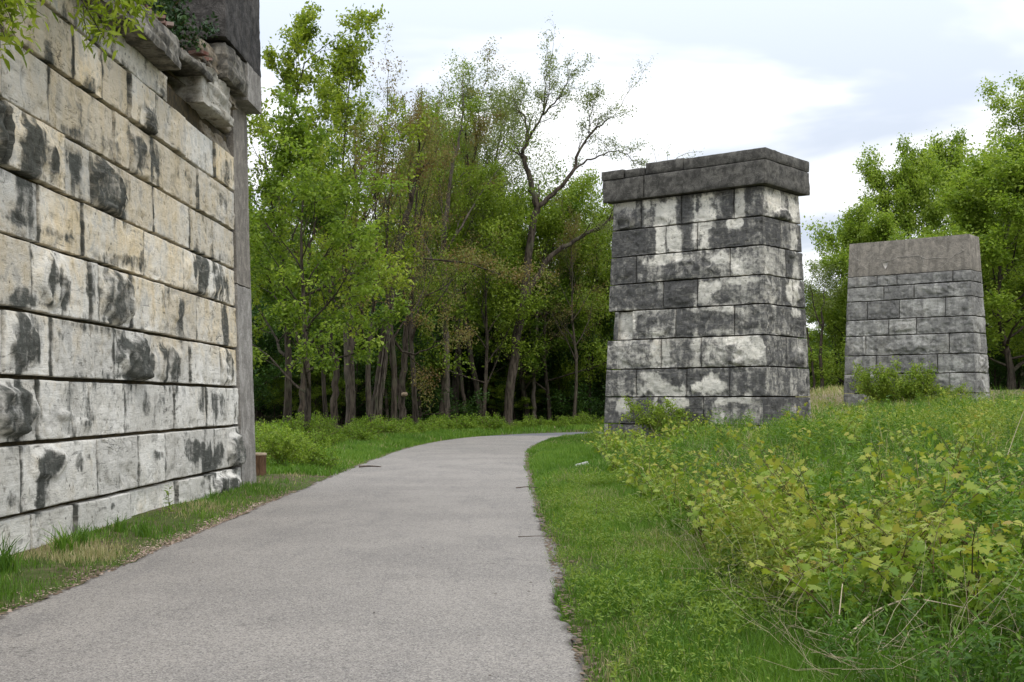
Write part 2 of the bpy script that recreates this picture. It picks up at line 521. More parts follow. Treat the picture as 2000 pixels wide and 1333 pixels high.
# ------------------------------------------------------------------ masonry
class Face:
    """a battered wall face: u along d, z up, h outwards along nrm"""
    def __init__(s, p0, d, nrm, bat, zref=0.0, ends=(False, False), W=0.0):
        s.p0, s.d, s.nm, s.b, s.zr, s.ends, s.W = np.array(p0, float), np.array(d, float), np.array(nrm, float), bat, zref, ends, W

    def pt(s, u, z, h):
        u, z, h = np.broadcast_arrays(np.asarray(u, float), np.asarray(z, float), np.asarray(h, float))
        o = h - s.b * (z - s.zr)
        xy = s.p0 + u[..., None] * s.d + o[..., None] * s.nm
        return np.concatenate([xy, z[..., None]], -1)

    def at(s, px, py, h=0.0):
        d = ray(px, py)
        # n.(xy-p0) = h - b(z-zr)
        A = s.nm @ d[:2] + s.b * d[2]
        t = (h - s.b * (EYE[2] - s.zr) - s.nm @ (EYE[:2] - s.p0)) / A
        q = EYE + d * t
        return (q[:2] - s.p0) @ s.d, q[2]


def blob_field(face, blobs, u, z, seed, h=0.0):
    """stains as soft, ragged patches; blobs are given where the photo shows them and laid out in wall metres"""
    wx_ = u + .10 * fbm(np.stack([u * 3, z * 3, u * 0 + 5], -1), seed + 1, 3)
    wz_ = z + .10 * fbm(np.stack([u * 3, z * 3, u * 0 + 9], -1), seed + 2, 3)
    q = np.stack([wx_ * 2.6, wz_ * 2.2, np.zeros_like(u)], -1)
    stk = fbm(np.stack([u * 8, z * 1.1, u * 0], -1), seed + 7, 4)
    wob = 0.95 * fbm(q, seed, 6, .62) + .45 * stk
    out = np.zeros_like(u)
    for b in blobs:
        px, py, rx, ry, s = b[:5]
        cu, cz = face.at(px, py, h)
        ru = max(abs(face.at(px + rx, py, h)[0] - face.at(px - rx, py, h)[0]) / 2, 0.04)
        rz = max(abs(face.at(px, py - ry, h)[1] - face.at(px, py + ry, h)[1]) / 2, 0.04)
        if abs(cu - u.mean()) > ru * 2.2 + (u.max() - u.min()) or abs(cz - z.mean()) > rz * 2.2 + (z.max() - z.min()): continue
        r = ((np.abs(u - cu) / ru) ** 2.6 + (np.abs(z - cz) / rz) ** 2.6) ** (1 / 2.6)
        out = out + s * (.6 * sm(1 - r + wob, -0.45, 0.85) + .5 * sm(1 - r + wob, 0, .4))
        if s > .65:                                                   # dirty water runs down from it
            tl = sm(cz - z, -.1 * rz, .3 * rz) * sm(rz + .55 - (cz - z), 0, .6) * sm(ru * .8 - np.abs(u - cu), -.05, .08)
            out = out + .55 * s * tl * sm(stk + .15, .0, .45)
    return out


def stone(acc, face, u0, u1, z0, z1, rng, res=(0.05, 0.035), amp=0.03, spall=.022, h0=0.0, gu=0.010, gz=0.016, lumps=(), stain=None, warm=None, edge=0.008, tone=None, jit=0.0, vj=0.0, end0=False, end1=False):
    seed = rng.randint(0, 10 ** 6)
    ua, ub, za, zb = u0 + (0 if end0 else gu), u1 - (0 if end1 else gu), z0 + gz, z1 - gz

    def line(a, b, r):
        k = max(int((b - a) / r), 3)
        e = min(0.007, (b - a) * 0.1)
        core = np.linspace(a + 3 * e, b - 3 * e, k)
        return np.concatenate([[a, a, a + e], core, [b - e, b, b]])
    us, zs = line(ua, ub, res[0]), line(za, zb, res[1])
    Uu, Z = np.meshgrid(us, zs, indexing='ij')
    du = np.minimum(Uu - ua, ub - Uu)
    dz = np.minimum(Z - za, zb - Z)
    if end0: du = np.where(Uu - ua < ub - Uu, np.maximum(du, 0.02), du)
    de = np.minimum(du, dz)
    prof = sm(de, -0.002, 0.014)
    q = np.stack([Uu * 1.3, Z * 1.3, np.full_like(Uu, seed % 97)], -1)
    n1 = fbm(q * 1.6, seed, 5, 0.55)
    rid = np.abs(fbm(q * 2.6 + 7, seed + 3, 4, 0.55))
    bed = fbm(np.stack([Uu * 1.4, Z * 15, Uu * 0 + seed % 31], -1), seed + 9, 3)
    cn = fbm(q * np.array([2.2, 3.4, 1]) + 11, seed + 41, 5, .6) + .35 * sm(.25 - (Z - za), 0, .25)
    chip = sm(cn, .22, .34) * (.5 + .8 * np.clip(fbm(q * 6, seed + 43, 3), -.4, 1))
    lst = np.zeros_like(Uu)
    h = h0 + prof * (amp * (n1 + 0.2) + amp * 1.5 * (0.25 - rid) + 0.003 * bed - spall * chip) - edge * (1 - sm(de, -0.001, 0.006))
    for (lu, lz, ru, rz, a) in lumps:
        ww = 0.35 * fbm(q * 2.2 + 3, seed + 21, 3)
        r = np.sqrt(((Uu - lu) / ru) ** 2 + ((Z - lz) / rz) ** 2) + ww
        facet = 0.75 + 0.9 * fbm(q * 3.1, seed + 33, 4) + .5 * (.2 - np.abs(fbm(q * 4.3, seed + 35, 3)))
        h = h + a * facet * sm(1 - r, -0.05, 0.25) * sm(de, -0.003, 0.03)
        if a >= .095: lst = np.maximum(lst, 1.15 * sm(1 - r + .5 * fbm(q * 5, seed + 51, 4), -.05, .5))
    pad = np.zeros_like(h, bool)
    pad[0] = pad[-1] = True
    pad[:, 0] = pad[:, -1] = True
    h = np.where(pad, h0 - 0.16, h)
    # ragged arrises
    wz = 0.012 * fbm(np.stack([Uu * 2.1, Z * 0.7, Uu * 0 + 3], -1), 71, 3)
    wu = 0.010 * fbm(np.stack([Z * 2.3, Uu * 0.6, Uu * 0 + 8], -1), 72, 3)
    Ux, Zx = Uu + wu * (0 if (end0 or end1) else 1), Z + wz
    if face.W:                                                        # battered ends
        ins = face.b * (Zx - face.zr)
        if end0: Ux = Ux + ins * (1 - (Uu - ua) / (ub - ua))
        if end1: Ux = Ux - ins * ((Uu - ua) / (ub - ua))
    st = np.zeros_like(h) if stain is None else stain(Uu, Z)
    st = np.maximum(st, lst)
    st = np.where(st > .55, .55 + .36 * np.tanh((st - .55) / .5), st)
    st = st + jit * rng.uniform(-1, 1)
    if vj: st = np.maximum(st, vj * sm(.05 - du, 0, .045) * np.clip(.95 + .9 * fbm(np.stack([Uu * 3, Z * 6, Uu * 0 + 6], -1), seed + 61, 4), 0, 1.3))
    wm = np.zeros_like(h) if warm is None else (lambda w_: np.clip(w_ + rng.uniform(-.32, .28) * np.clip(w_ * 1.8, .05, 1) * sm(Z, .3, 2.4), 0, 1))(warm(Uu, Z))
    tn = rng.random() if tone is None else tone
    acc.add(face.pt(Ux, Zx, h).reshape(-1, 3), [gridfaces(*h.shape)[:, ::-1] if FLIP else gridfaces(*h.shape)],
            stain=st.ravel(), warm=wm.ravel(), tone=np.full(h.size, tn))


def block(acc, c, rng, res=0.06, amp=0.03, rnd=0.10, freq=2.5, strata=0.0, **attrs):
    """rough block from eight corners: bottom 0-3 (ccw from above), top 4-7"""
    c = np.array(c, float)
    seed = rng.randint(0, 10 ** 6)
    cen = c.mean(0)
    quads = [(0, 1, 5, 4), (1, 2, 6, 5), (2, 3, 7, 6), (3, 0, 4, 7), (4, 5, 6, 7), (3, 2, 1, 0)]
    for qd in quads:
        a, b, cc, d = c[list(qd)]
        nu = max(int(np.linalg.norm(b - a) / res), 2) + 1
        nv = max(int(np.linalg.norm(d - a) / res), 2) + 1
        s, t = np.meshgrid(np.linspace(0, 1, nu), np.linspace(0, 1, nv), indexing='ij')
        s, t = s[..., None], t[..., None]
        p = a * (1 - s) * (1 - t) + b * s * (1 - t) + cc * s * t + d * (1 - s) * t
        v = p - cen
        ln = np.linalg.norm(v, axis=-1, keepdims=True) + 1e-6
        k = fbm(p * freq, seed, 5, 0.55)[..., None] + 0.8 * (0.3 - np.abs(fbm(p * freq * 1.3 + 4, seed + 5, 4)))[..., None]
        # chip the arrises
        e = np.minimum(np.minimum(s, 1 - s) * np.linalg.norm(b - a), np.minimum(t, 1 - t) * np.linalg.norm(d - a))
        p = p + v / ln * (amp * k - rnd * amp * 3 * (1 - sm(e, 0, 0.06)))
        if strata:
            hv = v * np.array([1, 1, .15])
            p = p + hv / (np.linalg.norm(hv, axis=-1, keepdims=True) + 1e-6) * (strata * (fbm(np.stack([p[..., 0] * .8, p[..., 1] * .8, p[..., 2] * 11], -1), seed + 6, 3) - .7 * np.clip(fbm(p * 1.7, seed + 8, 3), 0, 1)))[..., None]
        p[..., 2] += 0.2 * amp * fbm(p * 8, seed + 2, 2)
        acc.add(p.reshape(-1, 3), [gridfaces(nu, nv)], **{k2: (v2 if np.isscalar(v2) else v2) for k2, v2 in attrs.items()})


def boxc(x0, x1, y0, y1, z0, z1):
    return [(x0, y0, z0), (x1, y0, z0), (x1, y1, z0), (x0, y1, z0), (x0, y0, z1), (x1, y0, z1), (x1, y1, z1), (x0, y1, z1)]


# ---- the abutment wall on the left
FLIP = False
ANG, BAT = 0.015, 0.035
nrm = math.hypot(1, ANG)
WALL = Face((-4.95 - 17 * ANG, 0), (ANG / nrm, 1 / nrm), (1 / nrm, -ANG / nrm), BAT)
ZC = [-0.25, 0.44, 1.165, 1.85, 2.545, 3.30, 3.98, 4.68, 5.39, 6.05]
JOINTS = {0: [64, 146, 254, 346, 408], 1: [36, 187, 267, 321], 2: [70, 134, 245, 342, 402], 3: [5, 96, 220, 281, 369, 427], 4: [59, 174, 190, 254, 320, 384],
          5: [160, 281, 359], 6: [5, 125, 180, 301, 372], 7: [99, 225, 254, 386], 8: [144, 200, 252, 301, 361, 417]}
WB = [  # dark stains: photo x, y, half-width, half-height, strength
    (2, 262, 13, 58, 1.0), (60, 290, 32, 55, 1.0), (95, 315, 20, 32, .8), (150, 330, 16, 40, .75), (212, 375, 32, 52, 1.15), (272, 300, 24, 42, .95), (305, 315, 16, 38, .8),
    (292, 235, 14, 26, .9), (180, 165, 14, 18, .5), (150, 262, 40, 14, .5), (215, 278, 20, 16, .5), (440, 330, 12, 26, .7), (435, 400, 14, 28, .6), (362, 345, 24, 14, .4),
    (60, 400, 24, 60, .45), (30, 425, 40, 14, .5), (120, 460, 40, 12, .55), (215, 505, 28, 14, .6), (255, 510, 14, 14, .6), (282, 515, 9, 20, .7),
    (398, 530, 22, 38, .95), (430, 545, 18, 38, .9), (95, 530, 17, 48, .9), (118, 570, 14, 26, .9), (40, 580, 20, 20, .7), (175, 560, 8, 34, .6), (225, 580, 34, 52, .72),
    (352, 605, 9, 32, 1.0), (440, 640, 10, 34, .8), (40, 665, 28, 58, 1.0), (62, 690, 22, 36, .9), (262, 700, 32, 42, 1.15), (298, 710, 10, 34, .9), (335, 712, 17, 36, .95), (318, 690, 9, 20, .7),
    (448, 715, 14, 34, .7), (120, 655, 14, 12, .35), (240, 735, 70, 10, .5), (30, 805, 42, 52, 1.3), (100, 808, 10, 10, .4), (395, 782, 10, 22, .75), (420, 790, 10, 28, .8), (433, 800, 8, 30, .6),
    (290, 790, 8, 24, .45), (310, 790, 10, 20, .4), (168, 828, 14, 10, .5), (85, 905, 20, 30, 1.0), (108, 900, 14, 22, .95), (75, 945, 10, 44, .85), (152, 900, 8, 26, .7), (170, 893, 8, 12, .6),
    (378, 880, 26, 20, .95), (408, 900, 12, 34, 1.0), (428, 888, 14, 28, .95), (458, 885, 14, 38, 1.0), (306, 890, 10, 10, .7), (205, 905, 8, 8, .4), (18, 975, 10, 18, .5),
    (430, 955, 16, 22, .85), (450, 952, 12, 18, .8), (195, 993, 10, 9, .5), (216, 988, 10, 12, .6), (180, 640, 60, 10, .45), (60, 590, 60, 8, .4), (330, 640, 20, 8, .35)]
WL = [(3, 262, 13, 60, .11), (212, 378, 34, 56, .10), (26, 805, 46, 54, .11), (228, 580, 38, 54, .10), (265, 700, 34, 44, .12), (40, 665, 34, 56, .06), (458, 885, 16, 40, .12), (292, 240, 16, 26, .07),
      (398, 535, 40, 42, .05), (100, 545, 34, 52, .05), (90, 905, 36, 34, .06), (440, 715, 18, 38, .07), (270, 305, 30, 42, .05), (70, 300, 45, 55, .05), (330, 710, 30, 36, .05), (440, 950, 24, 22, .10), (120, 810, 14, 10, .04),
      (345, 605, 12, 26, .05), (168, 828, 16, 12, .04)]


def wall_lump(b):
    px, py, rx, ry, a = b
    u, z = WALL.at(px, py)
    return (u, z, max(abs(WALL.at(px + rx, py)[0] - WALL.at(px - rx, py)[0]) / 2, .05), max(abs(WALL.at(px, py - ry)[1] - WALL.at(px, py + ry)[1]) / 2, .05), a)


WLU = [wall_lump(b) for b in WL]


def wall_stain(u, z):
    s = blob_field(WALL, WB, u, z, 11)
    q = np.stack([u * 0.9, z * 0.9, u * 0], -1)
    zc = np.array(ZC)
    k = np.clip(np.searchsorted(zc, z) - 1, 0, len(zc) - 1)
    up = np.clip(z - zc[k], 0, 1)
    foot = .42 * sm(.17 - up, 0, .17) * sm(z, 1.9, 2.6) * (.55 + .9 * fbm(q * 3 + 2, 45, 3))
    run = fbm(np.stack([u * 4.5, z * .5, u * 0 + 2], -1), 46, 4)
    top = np.clip(zc[np.minimum(k + 1, len(zc) - 1)] - z, 0, 1)
    runs = .55 * sm(run, .12, .5) * sm(.42 - top, 0, .42) * sm(fbm(q * .8 + 6, 47, 2), -.3, .3)
    return s + 0.52 * sm(fbm(q * 2.2, 44, 5, .6), 0.04, 0.6) + np.clip(foot, 0, 1) + runs


def wall_warm(u, z):
    q = np.stack([u * 0.55, z * 0.8, u * 0 + 4], -1)
    return np.clip(0.10 + 0.66 * sm(z, 1.6, 3.2) - 0.18 * sm(z, 5.2, 6.3) + 0.55 * fbm(q, 91, 3) * (.3 + .7 * sm(z, 1.2, 2.6)), 0, 1)


wall = empty('stone_wall', (-4.95, 17, 0), 'long battered limestone block wall with dark stains beside the left of the path', 'wall')
wall_loc = np.array([-4.95, 17, 0])


def child(acc, name, mat, parent, smooth=True):
    o = acc.obj(name, mat, parent, smooth)
    o.matrix_parent_inverse = parent.matrix_basis.inverted()
    return o


rng = random.Random(5)
acc = Acc()
UEND = 22.15
FLIP = True
for ci in range(9):
    z0, z1 = ZC[ci], ZC[ci + 1]
    zm = (z0 + z1) / 2
    us = sorted(WALL.at(px, 784 - (zm - 1.6) / 17 * 2400 * (17 / max((5.1 / (1000 - px) * 2400), 8)))[0] for px in JOINTS[ci])
    # exact crossing of the joint column with this course's middle
    us = []
    for px in JOINTS[ci]:
        lo, hi = -400, 1200
        for _ in range(40):
            mid = (lo + hi) / 2
            if WALL.at(px, mid)[1] > zm: lo = mid
            else: hi = mid
        us.append(WALL.at(px, mid)[0])
    us = sorted(us)
    u = us[0]
    while u > 3:                                                      # towards and past the viewer
        u -= rng.uniform(1.0, 2.1)
        us.insert(0, u)
    us.append(UEND)
    for a, b in zip(us[:-1], us[1:]):
        near = b > 11
        lum = [l for l in WLU if a - .1 < l[0] < b + .1 and z0 - .1 < l[1] < z1 + .1]
        stone(acc, WALL, a, b, z0, z1, rng, res=(0.055, 0.03) if near else (0.2, 0.12), amp=rng.uniform(.006, .018), spall=rng.uniform(.012, .035), h0=rng.uniform(-.03, .03),
              lumps=lum, stain=wall_stain, warm=wall_warm, gu=rng.choice([.011, .016, .022]), gz=0.024, vj=.68, jit=.06)
# the thin broken course on top
us = [3, 5, 7.2, 9.3] + [WALL.at(px, py)[0] for px, py in ((150, 10), (225, 85), (327, 175))]
for a, b in zip(us[:-1], us[1:]):
    stone(acc, WALL, a, b, 6.05, 6.46, rng, amp=.02, stain=lambda u, z: wall_stain(u, z) + .12, warm=wall_warm, gz=.015)
child(acc, 'masonry', M['wall'], wall)
# what shows in the joints, and the body behind
acc = Acc()
q8 = [(-8.9, 3.0, -.3), (-5.24, 3.0, -.3), (-4.97, UEND, -.3), (-8.9, UEND, -.3), (-8.9, 3.0, 6.4), (-5.46, 3.0, 6.4), (-5.20, UEND, 6.4), (-8.9, UEND, 6.4)]
block(acc, q8, rng, res=0.6, amp=0.0)
child(acc, 'joint_bed', M['mortar'], wall, False)

# broken top: cap stones, slab, tilted block, corbel
def wblk(y0, y1, z0, z1, h1, h0=-0.8, dz=(0, 0), taper=0.0):
    def X(y, z, h): return WALL.pt(y, z, h)
    return [X(y0, z0, h0), X(y0, z0, h1), X(y1, z0 + dz[1], h1), X(y1, z0 + dz[1], h0),
            X(y0, z1, h0), X(y0, z1, h1 - taper), X(y1, z1 + dz[1], h1 - taper), X(y1, z1 + dz[1], h0)]


def rblock(name, c, mat, amp=.04, stain=.35, warm=.5, tone=.5, label=None, freq=2.5, parent=None, strata=.06):
    a = Acc()
    block(a, c, rng, res=.045, amp=amp, freq=freq, strata=strata, stain=stain, warm=warm, tone=tone)
    o = child(a, name, mat, parent or wall)
    if label: o['label'] = label
    return o


for (a, b, h) in ((6.0, 9.2, .27), (9.23, 12.6, .30), (12.64, 15.2, .28), (15.24, 17.75, .33)):
    rblock('capstone', wblk(a, b, 6.44, 6.92, h, taper=.06), M['rough'], .075, .6, .3, strata=.09)
rblock('broken_block', wblk(18.25, 20.3, 6.02, 6.42, -.10, taper=.22), M['rough'], .10, .15, .8, label='recessed amber broken block')
rblock('broken_block', wblk(20.3, 22.15, 6.03, 6.34, .0, taper=.12), M['rough'], .10, .3, .5)
rblock('broken_slab', wblk(17.8, 19.9, 6.72, 6.90, .24, dz=(0, .10), taper=.04), M['rough'], .09, .7, .3, strata=.1, label='dark overhanging slab with ragged edge')
rblock('broken_slab', wblk(17.9, 20.4, 6.40, 6.74, -.22, taper=.1), M['rough'], .10, .35, .9)
rblock('broken_block', wblk(19.45, 21.5, 6.38, 7.08, .20, dz=(0, .05), taper=.05), M['rough_pale'], .09, .3, .3, .3, strata=.10, label='pale tilted block leaning out of the wall', freq=2.2)
rblock('broken_block', wblk(21.3, 22.2, 6.5, 7.2, -.02), M['rough'], .10, .3, .5)
rblock('corbel_stone', wblk(20.75, 22.2, 7.14, 7.76, .30, taper=.02), M['rough'], .08, .7, .35, strata=.08, label='blackened corbel stone')
rblock('broken_block', wblk(19.85, 20.72, 7.12, 7.62, .16, taper=.12), M['rough'], .10, .6, .8)
rblock('broken_block', wblk(18.6, 19.8, 6.92, 7.10, -.02, taper=.1), M['rough'], .09, .5, .9)
rblock('broken_block', wblk(17.0, 18.3, 6.93, 7.12, .10, taper=.15), M['rough'], .10, .6, .5)
rblock('broken_block', wblk(21.45, 22.15, 6.9, 7.13, .12, taper=.08), M['rough'], .09, .4, .6)

conc = lambda name, c, mat, amp=.022: rblock(name, c, mat, amp, 0, 0, 0, strata=0)
conc('corbel', wblk(22.22, 23.35, 7.10, 7.80, .30, taper=0), M['concrete'], .02)
conc('parapet_block', wblk(20.65, 23.4, 7.80, 10.2, .30, -2.2, taper=0), M['concrete_dark'], .05)
o = conc('end_pilaster', [WALL.pt(22.18, -.3, -.9), WALL.pt(22.18, -.3, .035), WALL.pt(23.3, -.3, .035), WALL.pt(23.3, -.3, -.9),
                          WALL.pt(22.18, 3.72, -.9), WALL.pt(22.18, 3.72, .02), WALL.pt(23.3, 3.72, .02), WALL.pt(23.3, 3.72, -.9)], M['concrete'])
conc('end_pilaster', [WALL.pt(22.18, 3.735, -.9), WALL.pt(22.18, 3.735, .02), WALL.pt(23.3, 3.735, .02), WALL.pt(23.3, 3.735, -.9),
                      WALL.pt(22.18, 7.1, -.9), WALL.pt(22.18, 7.1, .02), WALL.pt(23.3, 7.1, .02), WALL.pt(23.3, 7.1, -.9)], M['concrete_tan'])
conc('return_wall', boxc(-8.9, -5.9, 21.9, 23.25, -.3, 7.8), M['concrete'])

# bricks and earth on the wall top
acc = Acc()
for i in range(46):
    y = rng.uniform(15.6, 20.3)
    p = WALL.pt(y, 6.93 + (y - 15.6) * .05 + rng.uniform(0, .10), rng.uniform(-.5, .12))
    L_, W_, H_ = rng.uniform(.08, .2), rng.uniform(.05, .1), rng.uniform(.03, .06)
    a = rng.uniform(0, 3.14)
    ca, sa = math.cos(a), math.sin(a)
    cs = [(p[0] + x * ca - yy * sa, p[1] + x * sa + yy * ca, p[2] + zz) for zz in (0, H_) for x, yy in ((-L_, -W_), (L_, -W_), (L_, W_), (-L_, W_))]
    block(acc, cs, rng, res=.1, amp=.012)
rub = acc.obj('brick_rubble', M['brick'])
tag(rub, 'broken red brick rubble lying on top of the ruined wall end', 'rubble', kind='stuff')
acc = Acc()
X, Y = np.meshgrid(np.linspace(-9, -5.2, 14), np.linspace(3, 21.5, 50), indexing='ij')
Zt = 6.86 + .18 * fbm(np.stack([X, Y, X * 0], -1), 8, 3) - .3 * sm(X, -5.6, -5.2)
acc.add(np.stack([X, Y, Zt], -1).reshape(-1, 3), [gridfaces(14, 50)[:, ::-1]], dry=np.zeros(X.size))
tag(acc.obj('earth_fill', M['ground']), kind='structure')


# ---- the two piers
def pier(name, D, pn, pl, pr, zref, lines, jfront, jside, mats, label, capfn, blobs_f, blobs_s, base_stain, lumps_f, lumps_s, special=None, warmk=0.1, bat=.05, amp=(.02, .05)):
    df = np.array([-.775, .632]); df /= np.linalg.norm(df)
    ds = np.array([df[1], -df[0]])                                    # along the right-hand side, away
    N = np.array([(pn - 1000) / F * D, D])

    def cut(d, px):
        k = (px - 1000) / F
        return (N[0] - k * N[1]) / (k * d[1] - d[0])
    Wf, Ws = cut(df, pl), cut(ds, pr)
    front = Face(N, df, -ds, bat, zref, W=Wf)
    side = Face(N, ds, -df, bat, zref, W=Ws)
    back = Face(N + df * Wf, ds, df, bat, zref, W=Ws)
    back2 = Face(N + ds * Ws, df, ds, bat, zref, W=Wf)
    root = empty(name, (N[0], N[1], zref), label, 'pier')
    rg = random.Random(int(D * 10))
    acc = Acc()
    cornx = pn - 6
    zs = [front.at(cornx, y)[1] for y in lines]                       # course lines, top to bottom
    zs.append(zref - .5)
    bf = lambda u, z: base_stain(u, z) + blob_field(front, blobs_f, u, z, 21)
    bs = lambda u, z: base_stain(u + 50, z) + blob_field(side, blobs_s, u, z, 22)
    warm = lambda u, z: np.clip(warmk + .5 * fbm(np.stack([u * .8, z * .8, u * 0], -1), 14, 3), 0, 1)
    global FLIP
    for ci in range(len(zs) - 1):
        z1, z0 = zs[ci], zs[ci + 1]
        zm = (z0 + z1) / 2
        for fc, js, W, bl, lm, fl in ((front, jfront, Wf, bf, lumps_f, False), (side, jside, Ws, bs, lumps_s, True)):
            us = []
            for px in js.get(ci, []):
                lo, hi = 0, 1300
                for _ in range(40):
                    mid = (lo + hi) / 2
                    if fc.at(px, mid)[1] > zm: lo = mid
                    else: hi = mid
                us.append(fc.at(px, mid)[0])
            us = [0] + sorted(us) + [W]
            lu = []
            for (px, py, rx, ry, a) in lm:
                cu, cz = fc.at(px, py)
                lu.append((cu, cz, abs(fc.at(px + rx, py)[0] - fc.at(px - rx, py)[0]) / 2, abs(fc.at(px, py - ry)[1] - fc.at(px, py + ry)[1]) / 2, a))
            FLIP = fl
            for k, (a, b) in enumerate(zip(us[:-1], us[1:])):
                h0 = rg.uniform(-.012, .012)
                st = bl
                e1 = b == W
                if special and fc is front and (ci, k) in special:
                    h0, add, cutb = special[(ci, k)]
                    b = b - cutb
                    st = (lambda f, ad: (lambda u, z: f(u, z) + ad))(bl, add)
                stone(acc, fc, a, b, z0, z1, rg, res=(.055, .045), amp=rg.uniform(*amp), spall=.045, jit=.22, vj=.5, h0=h0, gu=.019, gz=.021, end0=a == 0, end1=e1,
                      lumps=[l for l in lu if a < l[0] < b and z0 < l[1] < z1], stain=st, warm=warm)
        for fc, W, fl in ((back, Ws, False), (back2, Wf, True)):     # the sides away from the photograph
            us = [0] + sorted(rg.uniform(.3, .7) * W for _ in range(1 if W < 4 else 2)) + [W]
            FLIP = fl
            for a, b in zip(us[:-1], us[1:]):
                if b - a < .3: continue
                stone(acc, fc, a, b, z0, z1, rg, res=(.15, .15), amp=.03, h0=-.24 if (special and fc is back and (ci, 3) in special) else 0, end0=a == 0, end1=b == W, stain=base_stain, warm=warm)
    child(acc, 'masonry', mats[0], root)
    top = zs[0]
    i = .34
    acc = Acc()

    def ring(z, o):
        s = bat * (z - zref) - o
        p = [N + df * s + ds * s, N + df * s + ds * (Ws - s), N + df * (Wf - s) + ds * (Ws - s), N + df * (Wf - s) + ds * s]
        return [(*q, z) for q in p]
    block(acc, ring(zref - .5, -i) + ring(top - .02, -i), rg, res=.8, amp=0)
    child(acc, 'joint_bed', M['mortar'], root, False)
    capfn(root, front, side, ring, top, rg, df, ds, N, Wf, Ws)
    return root, front, side


def cap_near(root, front, side, ring, top, rg, df, ds, N, Wf, Ws):
    z1 = front.at(1491, 311, .3)[1]
    z2 = front.at(1491, 288, .3)[1]
    ins = .034 * (top - .6)

    def slab(u0, u1, za, zb, o=.28, name='cap_block', amp=.02, back=None):
        # along the front edge, right through the pier's thickness
        v0, v1 = ins - o, Ws - ins + o
        if back: v1 = back
        q = [N + df * u0 + ds * v0, N + df * u0 + ds * v1, N + df * u1 + ds * v1, N + df * u1 + ds * v0]
        a = Acc()
        block(a, [(*p, za) for p in q] + [(*p, zb) for p in q], rg, res=.06, amp=amp * 1.5, rnd=.3, strata=.015)
        return child(a, name, M['cap'], root)
    uA, uB = ins - .28, Wf - ins + .28
    j = front.at(1257, 365, .28)[0]
    slab(uA, j - .015, top + .004, z1, name='cap_stone')
    slab(j + .015, uB, top + .004, z1, name='cap_stone', o=.275)
    j1, j2, j3 = front.at(1334.5, 325, .28)[0], front.at(1258, 333, .28)[0], front.at(1218.6, 338, .28)[0]
    slab(uA, j1 - .02, z1 + .02, z2, o=.275, name='top_slab')
    slab(j1 + .02, j2 - .02, z1 + .035, z2 + .045, o=.22, name='top_slab')
    slab(j2 + .02, j3 - .015, z1 + .02, z2 - .09, o=.25, name='top_slab')
    slab(j3 + .015, uB + .03, z1 + .012, z2 - .06, o=.30, name='top_slab')


def base1(u, z):
    q = np.stack([u * .75, z * .9, u * 0], -1)
    return .84 + .55 * fbm(q, 66, 5)


B1 = [(1220, 395, 26, 26, -.6), (1215, 432, 20, 22, .9), (1290, 410, 34, 40, -1.1), (1258, 410, 10, 26, .3), (1376, 405, 26, 38, -1.0), (1340, 405, 10, 36, .5), (1422, 405, 14, 36, .4), (1448, 400, 14, 32, -.9), (1470, 398, 10, 34, .6), (1484, 395, 5, 34, -.5),
      (1289, 470, 14, 34, -1.0), (1225, 475, 40, 30, .4), (1320, 468, 18, 38, -.9), (1342, 475, 12, 30, .5), (1360, 466, 10, 36, -.7), (1382, 465, 15, 36, -1.0), (1440, 438, 18, 12, -1.0), (1440, 470, 36, 22, .4),
      (1300, 508, 60, 10, -.6), (1410, 502, 26, 12, -.8), (1300, 540, 24, 20, -.35), (1440, 520, 14, 22, -.6), (1330, 530, 50, 22, .35),
      (1290, 570, 8, 30, -.5), (1395, 560, 30, 12, -.9), (1375, 580, 20, 22, -.7), (1460, 548, 40, 6, -.6), (1420, 580, 26, 16, .3), (1215, 580, 40, 26, .25),
      (1212, 635, 24, 30, -1.4), (1318, 640, 6, 30, -.6), (1280, 608, 36, 6, -.5), (1390, 604, 50, 7, -.6), (1280, 650, 30, 8, -.3), (1440, 605, 22, 10, -.5), (1400, 648, 34, 6, -.4),
      (1283, 680, 12, 34, -.7), (1300, 690, 9, 34, -.9), (1360, 692, 10, 34, -.7), (1440, 663, 40, 8, -.9), (1470, 690, 30, 26, -.4), (1385, 690, 10, 30, -.5), (1330, 690, 20, 26, .4),
      (1270, 735, 30, 10, -.6), (1290, 762, 40, 16, -.9), (1385, 760, 42, 18, -1.1), (1390, 735, 14, 8, -.6), (1330, 765, 20, 12, -.4), (1370, 740, 20, 12, .3), (1440, 750, 20, 24, .4),
      (1215, 790, 30, 22, -.7), (1320, 788, 40, 14, -.9), (1300, 815, 20, 20, -.5), (1430, 782, 50, 10, -1.0), (1400, 815, 14, 24, -.4), (1245, 800, 24, 24, .4), (1355, 800, 14, 18, .4)]
B1s = [(1516, 395, 20, 24, -1.2), (1550, 410, 10, 30, -1.1), (1528, 425, 22, 16, .9), (1552, 470, 10, 30, -.9), (1510, 470, 26, 26, .3), (1556, 530, 8, 20, -.4), (1540, 515, 12, 20, .4), (1548, 570, 14, 26, -.9), (1555, 612, 16, 8, -.6), (1530, 650, 40, 8, -.3), (1560, 680, 14, 20, -.4), (1540, 800, 30, 12, -.4)]
JF1 = {0: [1252.4, 1331, 1433.5], 1: [1300.8, 1362.6], 2: [1242.7, 1425.6], 3: [1295.5, 1362.4], 4: [1234, 1320, 1434.6], 5: [1291, 1369.6], 6: [1242.3, 1340.6, 1425.5], 7: [1285, 1374], 8: [1255, 1400]}
JS1 = {1: [1525], 3: [1548], 5: [1536], 7: [1530], 2: [1535]}
